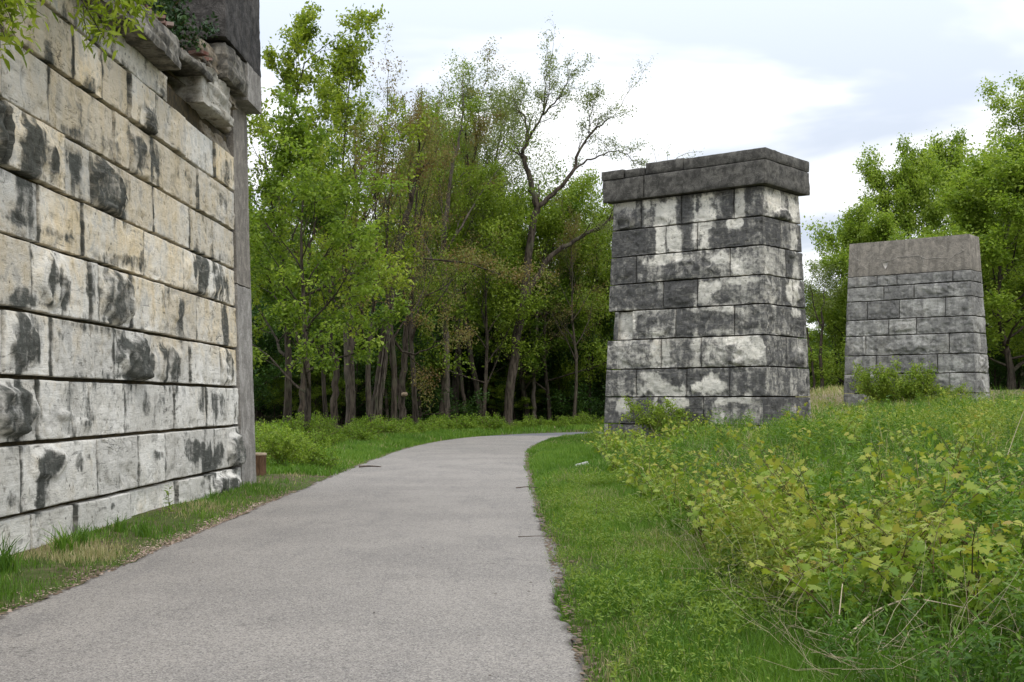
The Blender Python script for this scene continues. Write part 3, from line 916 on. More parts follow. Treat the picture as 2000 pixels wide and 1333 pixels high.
near_pier, pf, ps = pier('stone_pier', 37.0, 1499, 1179, 1585, .55, [361, 421, 478, 536, 593, 654, 716, 775, 832], JF1, JS1, (M['pier'],),
                         'tall nearer stone block pier with a wide black capping beside the bend of the path', cap_near, B1, B1s, base1,
                         [(1217, 432, 22, 24, .14), (1335, 530, 55, 22, .07), (1410, 525, 20, 22, .04), (1330, 575, 26, 20, .08), (1400, 690, 60, 26, .06), (1240, 690, 40, 26, .06), (1280, 635, 36, 22, .05), (1450, 690, 34, 26, .05), (1215, 530, 18, 16, .06)],
                         [(1530, 425, 20, 16, .12), (1545, 495, 12, 10, .07), (1560, 575, 10, 16, .08), (1560, 700, 14, 18, .07)],
                         special={(4, 3): (-.13, -2.2, .24)}, bat=.034)


def cap_far(root, front, side, ring, top, rg, df, ds, N, Wf, Ws):
    z2 = front.at(1888, 457.5, .0)[1]
    a = Acc()
    block(a, ring(top + .003, .01) + ring(z2, .0), rg, res=.08, amp=.012, rnd=.4)
    child(a, 'concrete_cap', M['concrete_tan'], root)
    # pale cracks in the cap
    a = Acc()
    for line in ([(1664, 494), (1672, 506), (1682, 512)], [(1712, 505), (1740, 510), (1752, 503), (1775, 501), (1797, 500), (1808, 506), (1830, 504), (1856, 505)], [(1856, 505), (1868, 496), (1887, 488)],
                 [(1803, 503), (1803, 518), (1808, 524)], [(1722, 512), (1730, 528)], [(1856, 505), (1842, 520), (1836, 526)]):
        pts = []
        for (p0, p1) in zip(line[:-1], line[1:]):
            for t in np.linspace(0, 1, 6)[:-1]:
                px, py = p0[0] * (1 - t) + p1[0] * t, p0[1] * (1 - t) + p1[1] * t
                u, z = front.at(px + rg.uniform(-.8, .8), py + rg.uniform(-.8, .8), .015)
                pts.append(front.pt(u, z, .014))
        pts = np.array(pts)
        v, f = tube(pts, np.full(len(pts), .009), 5)
        a.add(v, f)
    q = [front.at(x, y, .02) for x, y in ((1724, 512), (1735, 512), (1733, 520), (1729, 526), (1725, 519))]
    v = np.array([front.pt(u, z, .019) for u, z in q] + [front.pt(u, z, .0) for u, z in q])
    a.add(v, [np.array([[0, 1, 2, 3, 4]]), np.array([[k, (k + 1) % 5, (k + 1) % 5 + 5, k + 5] for k in range(5)])])
    child(a, 'mineral_crack', M['mineral'], root)


def base2(u, z):
    q = np.stack([u * .75, z * .9, u * 0], -1)
    return .88 + .45 * fbm(q, 67, 5)


B2 = [(1820, 565, 50, 12, -.4), (1690, 600, 26, 10, -.3), (1720, 600, 40, 12, -.25), (1800, 600, 40, 14, -.3), (1870, 640, 50, 10, -.35), (1760, 638, 30, 14, -.2), (1668, 675, 20, 20, -.5), (1690, 672, 4, 20, -.9), (1675, 710, 10, 22, -.6), (1705, 715, 8, 24, -1.0),
      (1660, 734, 30, 4, -1.0), (1685, 745, 6, 22, -.9), (1670, 772, 24, 6, -1.0), (1860, 735, 30, 10, -.6), (1875, 710, 16, 12, -.4), (1800, 690, 50, 14, .2), (1720, 775, 40, 6, -.6)]
B2s = [(1912, 625, 10, 10, -.8), (1910, 665, 6, 20, -.5), (1917, 715, 5, 22, -.9), (1926, 750, 8, 26, -.9), (1908, 735, 10, 10, -.5), (1915, 780, 14, 6, -1.0)]
JF2 = {0: [1713, 1752, 1861], 1: [1726, 1785], 2: [1693.6, 1756.7, 1846], 3: [1736, 1790], 4: [1690.6, 1854], 5: [1711.5, 1831], 6: [1689, 1780, 1855], 7: [1711, 1800]}
far_pier, pf2, ps2 = pier('stone_pier', 51.0, 1906, 1646, 1934, 1.25, [526, 548.5, 578, 616.5, 649.5, 690, 728, 768], JF2, {2: [1912]}, (M['pier_far'],),
                          'smaller farther grey stone pier topped with cracked plain concrete', cap_far, B2, B2s, base2,
                          [(1775, 675, 45, 12, .07), (1835, 563, 40, 12, .05), (1760, 640, 26, 10, .05)], [(1920, 712, 8, 16, .12)], warmk=.3, bat=.036, amp=(.03, .065))


# ------------------------------------------------------------------ trees
def unit(v): return v / (np.linalg.norm(v) + 1e-9)


DIAMOND = np.array([(0, 0, 0), (.5, .28, .06), (1, 0, -.04), (.5, -.28, .06)])
MAPLE = np.array([(0, 0, 0), (.12, .30, .03), (.40, .52, .0), (.45, .28, .03), (.78, .40, -.03), (.72, .14, .02), (1.05, 0, -.08), (.72, -.14, .02), (.78, -.40, -.03), (.45, -.28, .03), (.40, -.52, 0), (.12, -.30, .03)])
GRAPE = np.array([(0, 0, 0), (-.14, .20, -.02), (-.02, .50, -.06), (.20, .36, .03), (.42, .60, -.06), (.48, .30, .04), (.72, .36, -.05), (.76, .16, .02), (1.05, 0, -.14), (.76, -.16, .02), (.72, -.36, -.05), (.48, -.30, .04), (.42, -.60, -.06), (.20, -.36, .03), (-.02, -.50, -.06), (-.14, -.20, -.02)])
LANCE = np.array([(0, 0, 0), (.3, .13, .03), (.7, .10, .0), (1, 0, -.10), (.7, -.10, .0), (.3, -.13, .03)])


def leaves(pos, size, rs, shape=DIAMOND, up=0.5, dirs=None, droop=0.2):
    """place one leaf per row of pos; returns verts and faces"""
    n, k = len(pos), len(shape)
    a = rs.normal(size=(n, 3)) if dirs is None else dirs + rs.normal(size=(n, 3)) * .45
    a[:, 2] -= droop
    a /= np.linalg.norm(a, axis=1)[:, None] + 1e-9
    nrm_ = rs.normal(size=(n, 3)) + np.array([0, 0, up * 2])
    b = np.cross(nrm_, a)
    b /= np.linalg.norm(b, axis=1)[:, None] + 1e-9
    c = np.cross(a, b)
    s = np.broadcast_to(size, (n,))[:, None, None]
    V = pos[:, None] + s * (shape[None, :, 0:1] * a[:, None] + shape[None, :, 1:2] * b[:, None] + shape[None, :, 2:3] * c[:, None])
    return V.reshape(-1, 3), np.arange(n * k).reshape(n, k)


class Tree:
    def __init__(s, seed):
        s.r = random.Random(seed)
        s.rs = np.random.RandomState(seed)
        s.tubes, s.twigs = [], []

    def limb(s, p, d, L, r, level, trop=.06, wob=.16, kids=(5, 5, 4), ratio=.52, ang=(.5, 1.0), tipr=.25, start=.25):
        p, d = np.array(p, float), unit(np.array(d, float))
        n = 6 if level == 0 else (5 if level == 1 else 3)
        pts, rad = [p.copy()], [r]
        for i in range(n):
            d = unit(d + s.rs.normal(size=3) * wob + np.array([0, 0, trop]))
            p = p + d * L / n
            pts.append(p.copy())
            rad.append(r * (1 - (1 - tipr) * (i + 1) / n))
        s.along(np.array(pts), np.array(rad), level, trop, wob, kids, ratio, ang, L, start)

    def along(s, pts, rad, level, trop=.06, wob=.16, kids=(5, 5, 4), ratio=.52, ang=(.5, 1.0), L=None, start=.25, kidlen=None):
        s.tubes.append((pts, rad, 7 if rad[0] > .12 else (5 if rad[0] > .035 else 3)))
        seg = np.linalg.norm(np.diff(pts, axis=0), axis=1)
        cum = np.concatenate([[0], np.cumsum(seg)])
        L = L or cum[-1]
        if level >= len(kids):
            s.twigs.append((pts[0], pts[-1]))
            return
        nk = kids[level]
        for i in range(nk):
            t = start + (1 - start) * (i + s.r.random()) / nk
            q = np.array([np.interp(t * cum[-1], cum, pts[:, k]) for k in range(3)])
            j = min(int(np.searchsorted(cum, t * cum[-1])), len(pts) - 1)
            d = unit(pts[j] - pts[max(j - 1, 0)])
            side = unit(np.cross(d, s.rs.normal(size=3)))
            a = s.r.uniform(*ang)
            dd = d * math.cos(a) + side * math.sin(a)
            rr = np.interp(t * cum[-1], cum, rad) * s.r.uniform(.45, .65)
            kl = (kidlen or L * ratio) * s.r.uniform(.65, 1.2) * (1.15 - .5 * t)
            s.limb(q, dd, kl, max(rr, .011), level + 1, trop, wob, kids, ratio, ang)
        s.limb(pts[-1], unit(pts[-1] - pts[-2]), L * ratio * .8, max(rad[-1], .009), level + 1, trop, wob, kids, ratio, ang)

    def auto(s, H, R, cb=.3, tr=.2, nl=12, lean=(0, 0), up=.9, trop=.05, kids=(5, 5, 4), shape=.7, trunk_wob=.03, kidratio=.5):
        n = 9
        pts, rad = [np.zeros(3)], [tr * 1.25]
        d = np.array([lean[0], lean[1], 1.0])
        for i in range(n):
            d = unit(d + s.rs.normal(size=3) * np.array([1, 1, .2]) * trunk_wob * 2)
            pts.append(pts[-1] + d * H * .94 / n)
            rad.append(tr * (1 - .86 * ((i + 1) / n) ** .9))
        pts, rad = np.array(pts), np.array(rad)
        f_ = (pts[:, 2] / pts[-1, 2])[:, None] ** 1.3
        pts[:, :2] -= .85 * f_ * (pts[-1, :2] - np.array(lean) * pts[-1, 2])
        s.tubes.append((pts, rad, 8))
        for i in range(nl):
            t = cb + (1 - cb) * (i + s.r.random() * .8) / nl
            k = t * n
            j = min(int(k), n - 1)
            q = pts[j] * (1 - (k - j)) + pts[j + 1] * (k - j)
            az = i * 2.4 + s.r.uniform(-.5, .5)
            x = (t - cb) / (1 - cb)
            ln = R * (shape + (1 - shape) * math.sin(math.pi * min(x * 1.1 + .15, 1))) * (1 - .45 * x ** 3) * s.r.uniform(.75, 1.2)
            el = up * s.r.uniform(.6, 1.15) + .5 * x
            dd = np.array([math.cos(az), math.sin(az), math.tan(min(el, 1.3))])
            s.limb(q, dd, ln, max(rad[j] * .5, .02), 1 if len(kids) == 3 else 0, trop, .17, kids, kidratio)
        s.limb(pts[-1], d, R * .6, rad[-1], 1, trop, .17, kids, kidratio)
        return s

    def wood(s, name, mat, minr=0.0):
        a = Acc()
        for pts, rad, k in s.tubes:
            if rad[0] < minr: continue
            v, f = tube(pts, rad, k, cap=False)
            a.add(v, f)
        return a.mesh(name, mat)

    def crown(s, name, mat, count, size, spread=.22, shape=DIAMOND, up=.9, tone=(.5, .22), droop=.2):
        A = np.array([t[0] for t in s.twigs])
        B = np.array([t[1] for t in s.twigs])
        n = len(A)
        k = s.rs.randint(0, n, count)
        t = s.rs.random(count) ** .7
        pos = A[k] * (1 - t)[:, None] + B[k] * t[:, None] + s.rs.normal(size=(count, 3)) * spread
        v, f = leaves(pos, size * s.rs.uniform(.65, 1.25, count), s.rs, shape, up, droop=droop)
        tw = s.rs.normal(size=n) * .2
        tn = np.clip(tone[0] + tw[k] + s.rs.normal(size=count) * tone[1] * .7, 0, 1)
        return make_mesh(name, v, [f], mat, {'tone': np.repeat(tn, len(shape))}, False)


def place_tree(name, wood, crown, loc, rz, sc, label, cat='tree', group=None, lean=(0, 0), sz=None):
    r = empty(name, loc, label, cat, group)
    r.rotation_euler = (lean[0], lean[1], rz)
    r.scale = (sc, sc, sz or sc)
    put('trunk', wood, r)
    put('crown', crown, r)
    return r


def gz1(x, y): return float(ground_z(x, y)[0])


def proto(seed, H, R, mat, count, size, bark='bark', **kw):
    ck = {k: kw.pop(k) for k in ('spread', 'tone', 'droop', 'shape_leaf', 'up_leaf') if k in kw}
    t = Tree(seed).auto(H, R, **kw)
    return t.wood('tree_wood', M[bark]), t.crown('tree_crown', M[mat], count, size, ck.get('spread', .25), tone=ck.get('tone', (.5, .22)), droop=ck.get('droop', .2))


PROTO = {
    'maple': proto(101, 20, 5.0, 'leaf_bright', 15000, .22, spread=.15, tone=(.5, .3), cb=.16, tr=.20, nl=17, up=.8, shape=.8),
    'maple2': proto(102, 18, 4.6, 'leaf_bright', 8500, .21, spread=.15, tone=(.5, .3), cb=.22, tr=.17, nl=14, up=1.0, shape=.7),
    'green': proto(103, 17, 5.0, 'leaf_mid', 22000, .22, spread=.2, cb=.18, tr=.22, nl=16, up=.7, shape=.85),
    'green2': proto(104, 14, 4.4, 'leaf_lit', 15000, .21, spread=.16, cb=.14, tr=.16, nl=15, up=.6, shape=.85),
    'rust': proto(105, 16, 4.6, 'leaf_rust', 5500, .11, cb=.28, tr=.17, nl=14, up=1.0, spread=.16),
    'willow': proto(106, 22, 5.0, 'leaf_willow', 20000, .13, 'bark', cb=.36, tr=.24, nl=18, up=1.05, shape=.85, spread=.30, droop=.9),
    'yellow': proto(107, 11, 4.2, 'leaf_yellow', 20000, .16, cb=.16, tr=.13, nl=15, up=.6, shape=.9),
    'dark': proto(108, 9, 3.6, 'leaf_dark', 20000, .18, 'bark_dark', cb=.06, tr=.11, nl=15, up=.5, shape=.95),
    'bigright': proto(109, 24, 9.6, 'leaf_lit', 80000, .30, cb=.06, tr=.36, nl=34, up=.55, shape=1.0, spread=.36, tone=(.72, .25)),
    'roundright': proto(110, 17, 6.6, 'leaf_lit', 62000, .28, cb=.08, tr=.26, nl=26, up=.6, shape=1.0, spread=.34, tone=(.62, .26)),
}


def tree(kind, px, D, H=None, rz=0.0, label='', group=None, name=None, top=None, sxy=None, lean=(0, 0)):
    H0 = {'maple': 20, 'maple2': 18, 'green': 17, 'green2': 14, 'rust': 16, 'willow': 22, 'yellow': 11, 'dark': 9, 'bigright': 24, 'roundright': 17}[kind] * 1.08
    x = G(px, D)
    z = gz1(x, D)
    if top is not None: H = P(px, top, D)[2] - z
    k = H / H0 if H else 1.0
    nm = name or {'willow': 'willow_tree', 'rust': 'maple_tree', 'maple': 'maple_tree', 'maple2': 'maple_tree'}.get(kind, 'tree')
    w, c = PROTO[kind]
    return place_tree(nm, w, c, (x, D, z - .05), rz, sxy or k, label, 'tree', group, lean, k)


# the ones a viewer can single out
tree('maple', 560, 46, top=-40, rz=.4, label='tallest bright green maple rising right behind the end of the stone wall')
tree('green2', 598, 43, top=250, rz=2.2, label='leafy dark green tree low in front of the tall bright maple', sxy=.85)
tree('maple2', 685, 56, top=50, rz=1.0, label='slender maple with an airy lit top standing right of the tall bright maple')
tree('maple2', 640, 62, top=130, rz=3.3, label='thin bright maple between the tall maple and the slender airy one', sxy=.7)
tree('rust', 770, 60, top=185, rz=.2, label='sparse maple with brownish young leaves left of the willows')
tree('rust', 725, 53, top=235, rz=4.1, label='brownish budding maple nearest the vine draped trunk', sxy=.85)
tree('rust', 815, 63, top=215, rz=5.2, label='brown twiggy maple between the vine draped trunk and the willows')
tree('rust', 860, 72, top=235, rz=2.0, label='sparse maple with rusty orange tufts in front of the pale willow', sxy=.95)
tree('willow', 885, 80, top=118, rz=.3, label='tall feathery grey green willow left of the forked tree', sxy=1.25)
tree('willow', 965, 84, top=128, rz=2.1, label='second feathery willow just left of the forked tree', sxy=1.25)
tree('maple', 820, 76, top=170, rz=4.0, label='bright yellow green maple in front of the willows', sxy=.6)
tree('yellow', 945, 74, top=395, rz=.9, label='low yellow green tree under the willows')
tree('yellow', 1075, 80, top=395, rz=2.7, label='yellow green tree right of the forked tree trunk')
tree('yellow', 1150, 84, top=372, rz=4.4, label='yellow green tree peeping out left of the nearer pier', sxy=1.2)
tree('rust', 1120, 76, top=400, rz=1.2, label='low rusty leaved tree beside the nearer pier', sxy=.75)
tree('bigright', 2110, 78, top=205, rz=.5, label='huge spreading green tree at the right edge behind the farther pier')
tree('roundright', 1775, 98, top=345, rz=1.9, label='round topped green tree rising behind the farther pier', sxy=.85)
tree('roundright', 1700, 88, top=455, rz=3.7, label='smaller green tree showing at the left shoulder of the farther pier', sxy=.72)
tree('roundright', 1880, 104, top=335, rz=5.0, label='green tree between the round topped tree and the huge right tree', sxy=.9)
tree('yellow', 1628, 90, top=545, rz=.3, label='small yellow green tree in the gap between the two piers', sxy=.95)
tree('roundright', 1975, 72, top=340, rz=.8, label='lower leafy tree just right of the farther pier', sxy=.95)
tree('green', 1990, 96, top=330, rz=2.0, label='green tree mostly hidden behind the huge right tree')

# the wood behind: trees nothing tells apart
rg = random.Random(77)
kinds = ['green', 'maple2', 'green', 'yellow', 'green2', 'maple', 'green2', 'yellow', 'rust', 'green']
BL = {'green': 'tall green tree deep in the wood behind the path', 'green2': 'mid green tree deep in the wood behind the path', 'maple': 'bright maple deep in the wood behind the path', 'maple2': 'slim maple deep in the wood behind the path',
      'yellow': 'yellow green tree deep in the wood behind the path', 'rust': 'sparse rusty tree deep in the wood behind the path', 'willow': 'feathery willow deep in the wood behind the path', 'dark': 'low dark understory tree in the shade of the wood'}
i = 0
for D in (84, 95, 108, 122):
    for px in range(430, 1260, 78):
        pj = px + rg.uniform(-30, 30)
        kd = kinds[(i * 7 + int(D)) % len(kinds)]
        i += 1
        tp = np.interp(pj, [430, 560, 700, 800, 950, 1050, 1250], [150, 170, 240, 250, 330, 440, 430]) + rg.uniform(-20, 70)
        if pj < 790: tp = rg.uniform(330, 520) if D > 90 else rg.uniform(420, 560)
        tree(kd, pj, D + rg.uniform(-4, 4), top=tp, rz=rg.uniform(0, 6.28), label=BL[kd], group='woodland ' + kd + ' trees', sxy=rg.uniform(.75, 1.0))
for D in (74, 84, 92, 100, 108, 116, 124):
    for px in range(440, 1240, 58):
        pj, Dj = px + rg.uniform(-30, 30), D + rg.uniform(-4, 4)
        if abs(pathdist(G(pj, Dj), Dj)[0]) < 5 or pathdist(G(pj, Dj), Dj)[0] > 0 or Dj < (82 if pj > 790 else 70): continue
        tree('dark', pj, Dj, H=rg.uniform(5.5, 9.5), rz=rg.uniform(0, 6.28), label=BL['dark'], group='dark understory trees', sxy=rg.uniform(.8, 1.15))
for px in range(500, 1190, 32):
    pj, Dj = px + rg.uniform(-18, 18), rg.uniform(68, 84) if px < 800 else rg.uniform(80, 92)
    d_ = pathdist(G(pj, Dj), Dj)[0]
    if d_ > -4.5: continue
    kd = rg.choice(['yellow', 'green2', 'dark', 'green2'])
    tree(kd, pj, Dj, H=rg.uniform(3.6, 7.0), rz=rg.uniform(0, 6.28), label={'yellow': 'yellow green sapling between the trunks of the wood edge', 'green2': 'mid green sapling between the trunks of the wood edge', 'dark': 'dark sapling between the trunks of the wood edge'}[kd], group=kd + ' saplings between the trunks', name='sapling', sxy=rg.uniform(.35, .6))
for px, D, tp in ((1600, 112, 610), (1650, 120, 580), (1720, 112, 560), (1800, 118, 520), (1900, 112, 500), (2000, 112, 520), (2090, 100, 420), (1950, 92, 600), (1560, 118, 560), (2080, 84, 560)):
    tree('green2', px, D, top=tp, rz=rg.uniform(0, 6.28), label='green tree in the row far behind the farther pier', group='trees behind the far pier', sxy=1.1)
for px, D in ((1590, 97), (1625, 100), (1660, 98), (1945, 86), (1990, 90), (2040, 88), (1560, 100), (1700, 96), (1760, 99), (1830, 97), (1890, 95)):
    tree('dark', px, D, H=rg.uniform(3.5, 5.5), rz=rg.uniform(0, 6.28), label='low dark bushy tree in the hedge line behind the farther pier', group='hedge line trees', sxy=.85)


# the forked tree, traced limb by limb at its own distance
def hero(name, label, D, paths, mat, count, size, bark='bark', kids=(4, 4), kidlen=1.6, spread=.2, trop=.05, seed=1, extra=None, tone=(.5, .22), droop=.3, zoff=None):
    x0 = P(*paths[0][0][0][:2], D)
    base = np.array([x0[0], D, gz1(x0[0], D) - .1])
    t = Tree(seed)
    for pth, r0, r1, lv, start in paths:
        pts = []
        for k, q in enumerate(pth):
            dd = q[2] if len(q) > 2 else 0
            pts.append(P(q[0], q[1], D + dd) - base)
        pts = np.array(pts)
        if pth is paths[0][0]: pts = np.concatenate([[[0, 0, 0]], pts])
        # smooth
        s = np.linspace(0, len(pts) - 1, len(pts) * 3)
        sp = np.stack([np.interp(s, np.arange(len(pts)), pts[:, k]) for k in range(3)], 1)
        for _ in range(2): sp[1:-1] = (sp[:-2] + 2 * sp[1:-1] + sp[2:]) / 4
        sp[1:-1] += t.rs.normal(size=sp[1:-1].shape) * .04
        rad = np.linspace(r0, r1, len(sp))
        if lv is None: t.tubes.append((sp, rad, 8))
        else: t.along(sp, rad, lv, trop, .2, kids, .55, (.4, 1.0), None, start, kidlen)
    return place_tree(name, t.wood('tree_wood', M[bark]), t.crown('tree_crown', M[mat], count, size, spread, tone=tone, droop=droop), tuple(base), 0, 1, label)


hero('forked_tree', 'leaning tree forked into two bare limbs, tallest between the willows and the nearer pier', 74,
     [([(993, 800), (1003, 700), (1018, 600), (1032, 510), (1042, 430), (1050, 405)], .30, .20, None, 0),
      ([(1050, 405), (1038, 370), (1030, 330), (1019, 300), (1028, 275), (1046, 250), (1060, 225), (1072, 185)], .20, .03, 0, .35),
      ([(1028, 275), (1030, 240), (1016, 215), (1004, 200, 1)], .08, .02, 0, .3),
      ([(1060, 225), (1080, 205), (1100, 180, -1), (1112, 150, -1)], .07, .02, 0, .1),
      ([(1060, 225), (1064, 180, 1), (1068, 130, 1)], .06, .02, 0, .1),
      ([(1050, 405), (1068, 390), (1092, 368), (1124, 330), (1128, 300), (1150, 262), (1185, 235), (1200, 225)], .17, .02, 0, .45),
      ([(1124, 330), (1150, 312), (1180, 302), (1212, 290, 1), (1238, 318, 1)], .07, .015, 0, .3),
      ([(1150, 262), (1152, 225), (1160, 200)], .04, .012, 0, .2),
      ([(1050, 405), (1053, 380), (1052, 360)], .07, .03, None, 0),
      ([(1018, 600), (1040, 555), (1075, 500), (1110, 478), (1150, 455), (1195, 428), (1230, 405)], .20, .06, 0, .6)],
     'leaf_willow', 9500, .13, kids=(8, 4), kidlen=1.7, spread=.16, seed=41, droop=.5)
hero('vine_tree', 'stout leaning trunk draped with vines, nearest the path edge', 60,
     [([(733, 842), (738, 790), (745, 720), (755, 640), (765, 560), (776, 500), (788, 450)], .29, .19, None, 0),
      ([(788, 450), (800, 400), (815, 340), (820, 280)], .18, .04, 0, .2),
      ([(776, 500), (850, 508, -1), (930, 515, -1), (980, 540)], .055, .02, 0, .3),
      ([(765, 560), (720, 530, 1), (690, 480, 1), (720, 400, 1), (740, 330, 1), (755, 260)], .16, .03, 0, .3),
      ([(755, 640), (790, 700, 1), (840, 680, 1), (870, 660)], .08, .02, 0, .3)],
     'leaf_rust', 7000, .13, 'bark', kids=(5, 4), kidlen=2.2, seed=42, spread=.2)
hero('woodland_tree', 'straight stout trunk with a pale split edge in the middle of the wood', 72,
     [([(873, 806), (873, 740), (871, 660), (868, 580), (866, 500), (872, 420)], .22, .15, None, 0),
      ([(872, 420), (880, 340), (900, 260), (905, 200)], .14, .03, 0, .2), ([(868, 560), (830, 480, 1), (815, 420, 1), (800, 340)], .10, .03, 0, .2), ([(866, 500), (910, 430, -1), (940, 380), (975, 330)], .09, .02, 0, .2)],
     'leaf_yellow', 9000, .14, 'bark_pale', kids=(6, 4), kidlen=2.0, seed=43)
hero('woodland_tree', 'twin thin trunks leaning left beside the straight stout trunk', 76,
     [([(938, 806), (930, 750), (918, 690), (910, 620), (902, 520), (905, 440)], .20, .12, None, 0), ([(908, 806), (903, 760), (895, 690), (888, 600), (880, 520)], .13, .08, None, 0),
      ([(905, 440), (915, 360), (930, 280), (935, 220)], .12, .03, 0, .2), ([(880, 520), (870, 430), (850, 350)], .07, .02, 0, .2)],
     'leaf_rust', 7000, .13, 'bark', kids=(6, 4), kidlen=2.0, seed=44)
hero('woodland_tree', 'double trunk with a pale sawn branch stub right of the vine draped trunk', 66,
     [([(786, 812), (785, 770), (789, 720), (792, 660), (800, 600), (806, 520)], .22, .12, None, 0), ([(782, 775), (772, 740), (762, 700), (760, 650), (755, 580)], .12, .07, None, 0),
      ([(806, 520), (815, 440), (835, 370), (850, 300)], .10, .02, 0, .2), ([(792, 660), (830, 600), (860, 560)], .06, .02, 0, .3)],
     'leaf_yellow', 5500, .14, 'bark', kids=(6, 4), kidlen=2.0, seed=45)
hero('woodland_tree', 'pale smooth trunk standing behind the shrubs left of the vine draped trunk', 64,
     [([(682, 822), (680, 760), (678, 690), (676, 620), (680, 540), (690, 460)], .20, .13, None, 0), ([(690, 460), (700, 380), (690, 300), (700, 220)], .14, .03, 0, .2), ([(678, 640), (710, 580), (722, 520), (730, 440)], .08, .02, 0, .3)],
     'leaf_bright', 6000, .14, 'bark_pale', kids=(6, 4), kidlen=2.0, seed=46)
hero('woodland_tree', 'slim dark trunk among shadows just behind the wall end', 52,
     [([(590, 835), (592, 770), (596, 700), (600, 620), (600, 540)], .18, .10, None, 0), ([(600, 540), (610, 460), (640, 380)], .09, .02, 0, .2), ([(596, 700), (560, 620), (540, 540)], .06, .02, 0, .2)],
     'leaf_mid', 9000, .15, 'bark_dark', kids=(6, 4), kidlen=1.9, seed=47)
hero('woodland_tree', 'crooked dark trunk between the wall end and the pale smooth trunk', 58,
     [([(655, 830), (652, 770), (660, 720), (645, 670), (640, 600), (650, 520)], .20, .10, None, 0), ([(650, 520), (640, 440), (610, 380)], .09, .02, 0, .2), ([(645, 670), (620, 640), (600, 600), (560, 580)], .07, .02, 0, .2)],
     'leaf_mid', 9000, .15, 'bark_dark', kids=(6, 4), kidlen=1.9, seed=48)
hero('woodland_tree', 'thin upright trunk right of the forked tree foot', 80,
     [([(1042, 806), (1043, 760), (1045, 700), (1048, 620), (1050, 540)], .16, .09, None, 0), ([(1050, 540), (1070, 470), (1090, 420)], .08, .02, 0, .1), ([(1045, 680), (1080, 610), (1110, 560)], .06, .02, 0, .2)],
     'leaf_mid', 9000, .14, 'bark_pale', kids=(6, 4), kidlen=2.0, seed=49)
hero('bent_tree', 'crooked dark sapling in the gap between the two piers', 84,
     [([(1606, 775), (1604, 720), (1600, 680), (1608, 640), (1604, 610)], .16, .07, None, 0), ([(1608, 640), (1596, 625), (1588, 590), (1584, 560)], .07, .02, 0, .2), ([(1592, 775), (1588, 720), (1582, 680), (1576, 640)], .10, .05, None, 0), ([(1604, 610), (1610, 580), (1612, 550)], .05, .015, 0, .2)],
     'leaf_willow', 3000, .11, 'bark_dark', kids=(5, 4), kidlen=1.0, seed=50)
st = Acc()
c = P(790, 771, 65.7)
v, f = tube(np.array([c + (-.1, .1, 0), c + (.1, -.1, .02)]), [.12, .11], 10)
st.add(v, f)
stub = st.obj('branch_stub', M['wood_end'])
par = [o for o in S.objects if o.get('label', '').startswith('double trunk')][0]
stub.parent = par
stub.matrix_parent_inverse = par.matrix_basis.inverted()

# vines hanging on the stout trunk
vt = [o for o in S.objects if o.name.startswith('vine_tree')][0]
acc = Acc()
rs = np.random.RandomState(6)
for k in range(9):
    y = np.linspace(835, rs.uniform(560, 700), 14)
    x = np.interp(y, [500, 560, 640, 720, 790, 842], [776, 765, 755, 745, 738, 733]) + rs.uniform(-9, 10) + np.cumsum(rs.normal(size=14) * .9)
    pts = np.array([P(a, b, 59.55 + rs.uniform(-.05, .1)) for a, b in zip(x, y)])
    v, f = tube(pts, np.full(14, rs.uniform(.015, .035)), 4)
    acc.add(v, f)
vn = acc.obj('vine', M['bark_pale'])
vn.parent = vt
vn.matrix_parent_inverse = vt.matrix_basis.inverted()

# a far wood that reads as one mass, closing the horizon
rs = np.random.RandomState(9)
N_ = 110000
ax = rs.uniform(-75, 120, N_)
ay = rs.uniform(132, 150, N_) + .05 * ax
hz = 7 + 3.5 * fbm(np.stack([ax * .12, ax * 0, ax * 0], -1), 4, 3)
az = hz * rs.random(N_) ** .8 + .3
v, f = leaves(np.stack([ax, ay, az], 1), rs.uniform(.5, .95, N_), rs, up=.3)
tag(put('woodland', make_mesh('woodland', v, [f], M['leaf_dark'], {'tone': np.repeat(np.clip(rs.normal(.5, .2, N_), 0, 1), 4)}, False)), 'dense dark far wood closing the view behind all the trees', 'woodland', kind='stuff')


# ------------------------------------------------------------------ shrubs
def shrub_proto(seed, H, R, mat, count, size, shape=DIAMOND):
    t = Tree(seed)
    for k in range(13):
        az = k * 2.4 + t.r.random()
        el = t.r.uniform(.7, 1.35)
        q = np.array([math.cos(az) * R * .3 * t.r.random(), math.sin(az) * R * .3 * t.r.random(), -.05])
        t.limb(q, (math.cos(az) * math.cos(el), math.sin(az) * math.cos(el), math.sin(el)), H * t.r.uniform(.6, 1.0), .012, 0, .03, .2, (5, 3), .45)
    return t.wood('shrub_wood', M['stem']), t.crown('shrub_leaves', M[mat], count, size, .08, shape, .7, (.55, .25))


SH = [shrub_proto(201, 1.1, .8, 'leaf_shrub', 1900, .11), shrub_proto(202, 1.3, .7, 'leaf_shrub', 1900, .10), shrub_proto(203, .9, .9, 'leaf_shrub', 1800, .11), shrub_proto(204, 1.6, 1.0, 'leaf_lit', 6500, .10)]


def shrub(k, x, y, sc, rz, label, group=None, name='shrub', sz=None):
    r = empty(name, (x, y, gz1(x, y) - .03), label, 'shrub', group)
    r.rotation_euler = (0, 0, rz)
    r.scale = (sc, sc, sz or sc)
    put('stem', SH[k][0], r)
    put('foliage', SH[k][1], r)
    return r


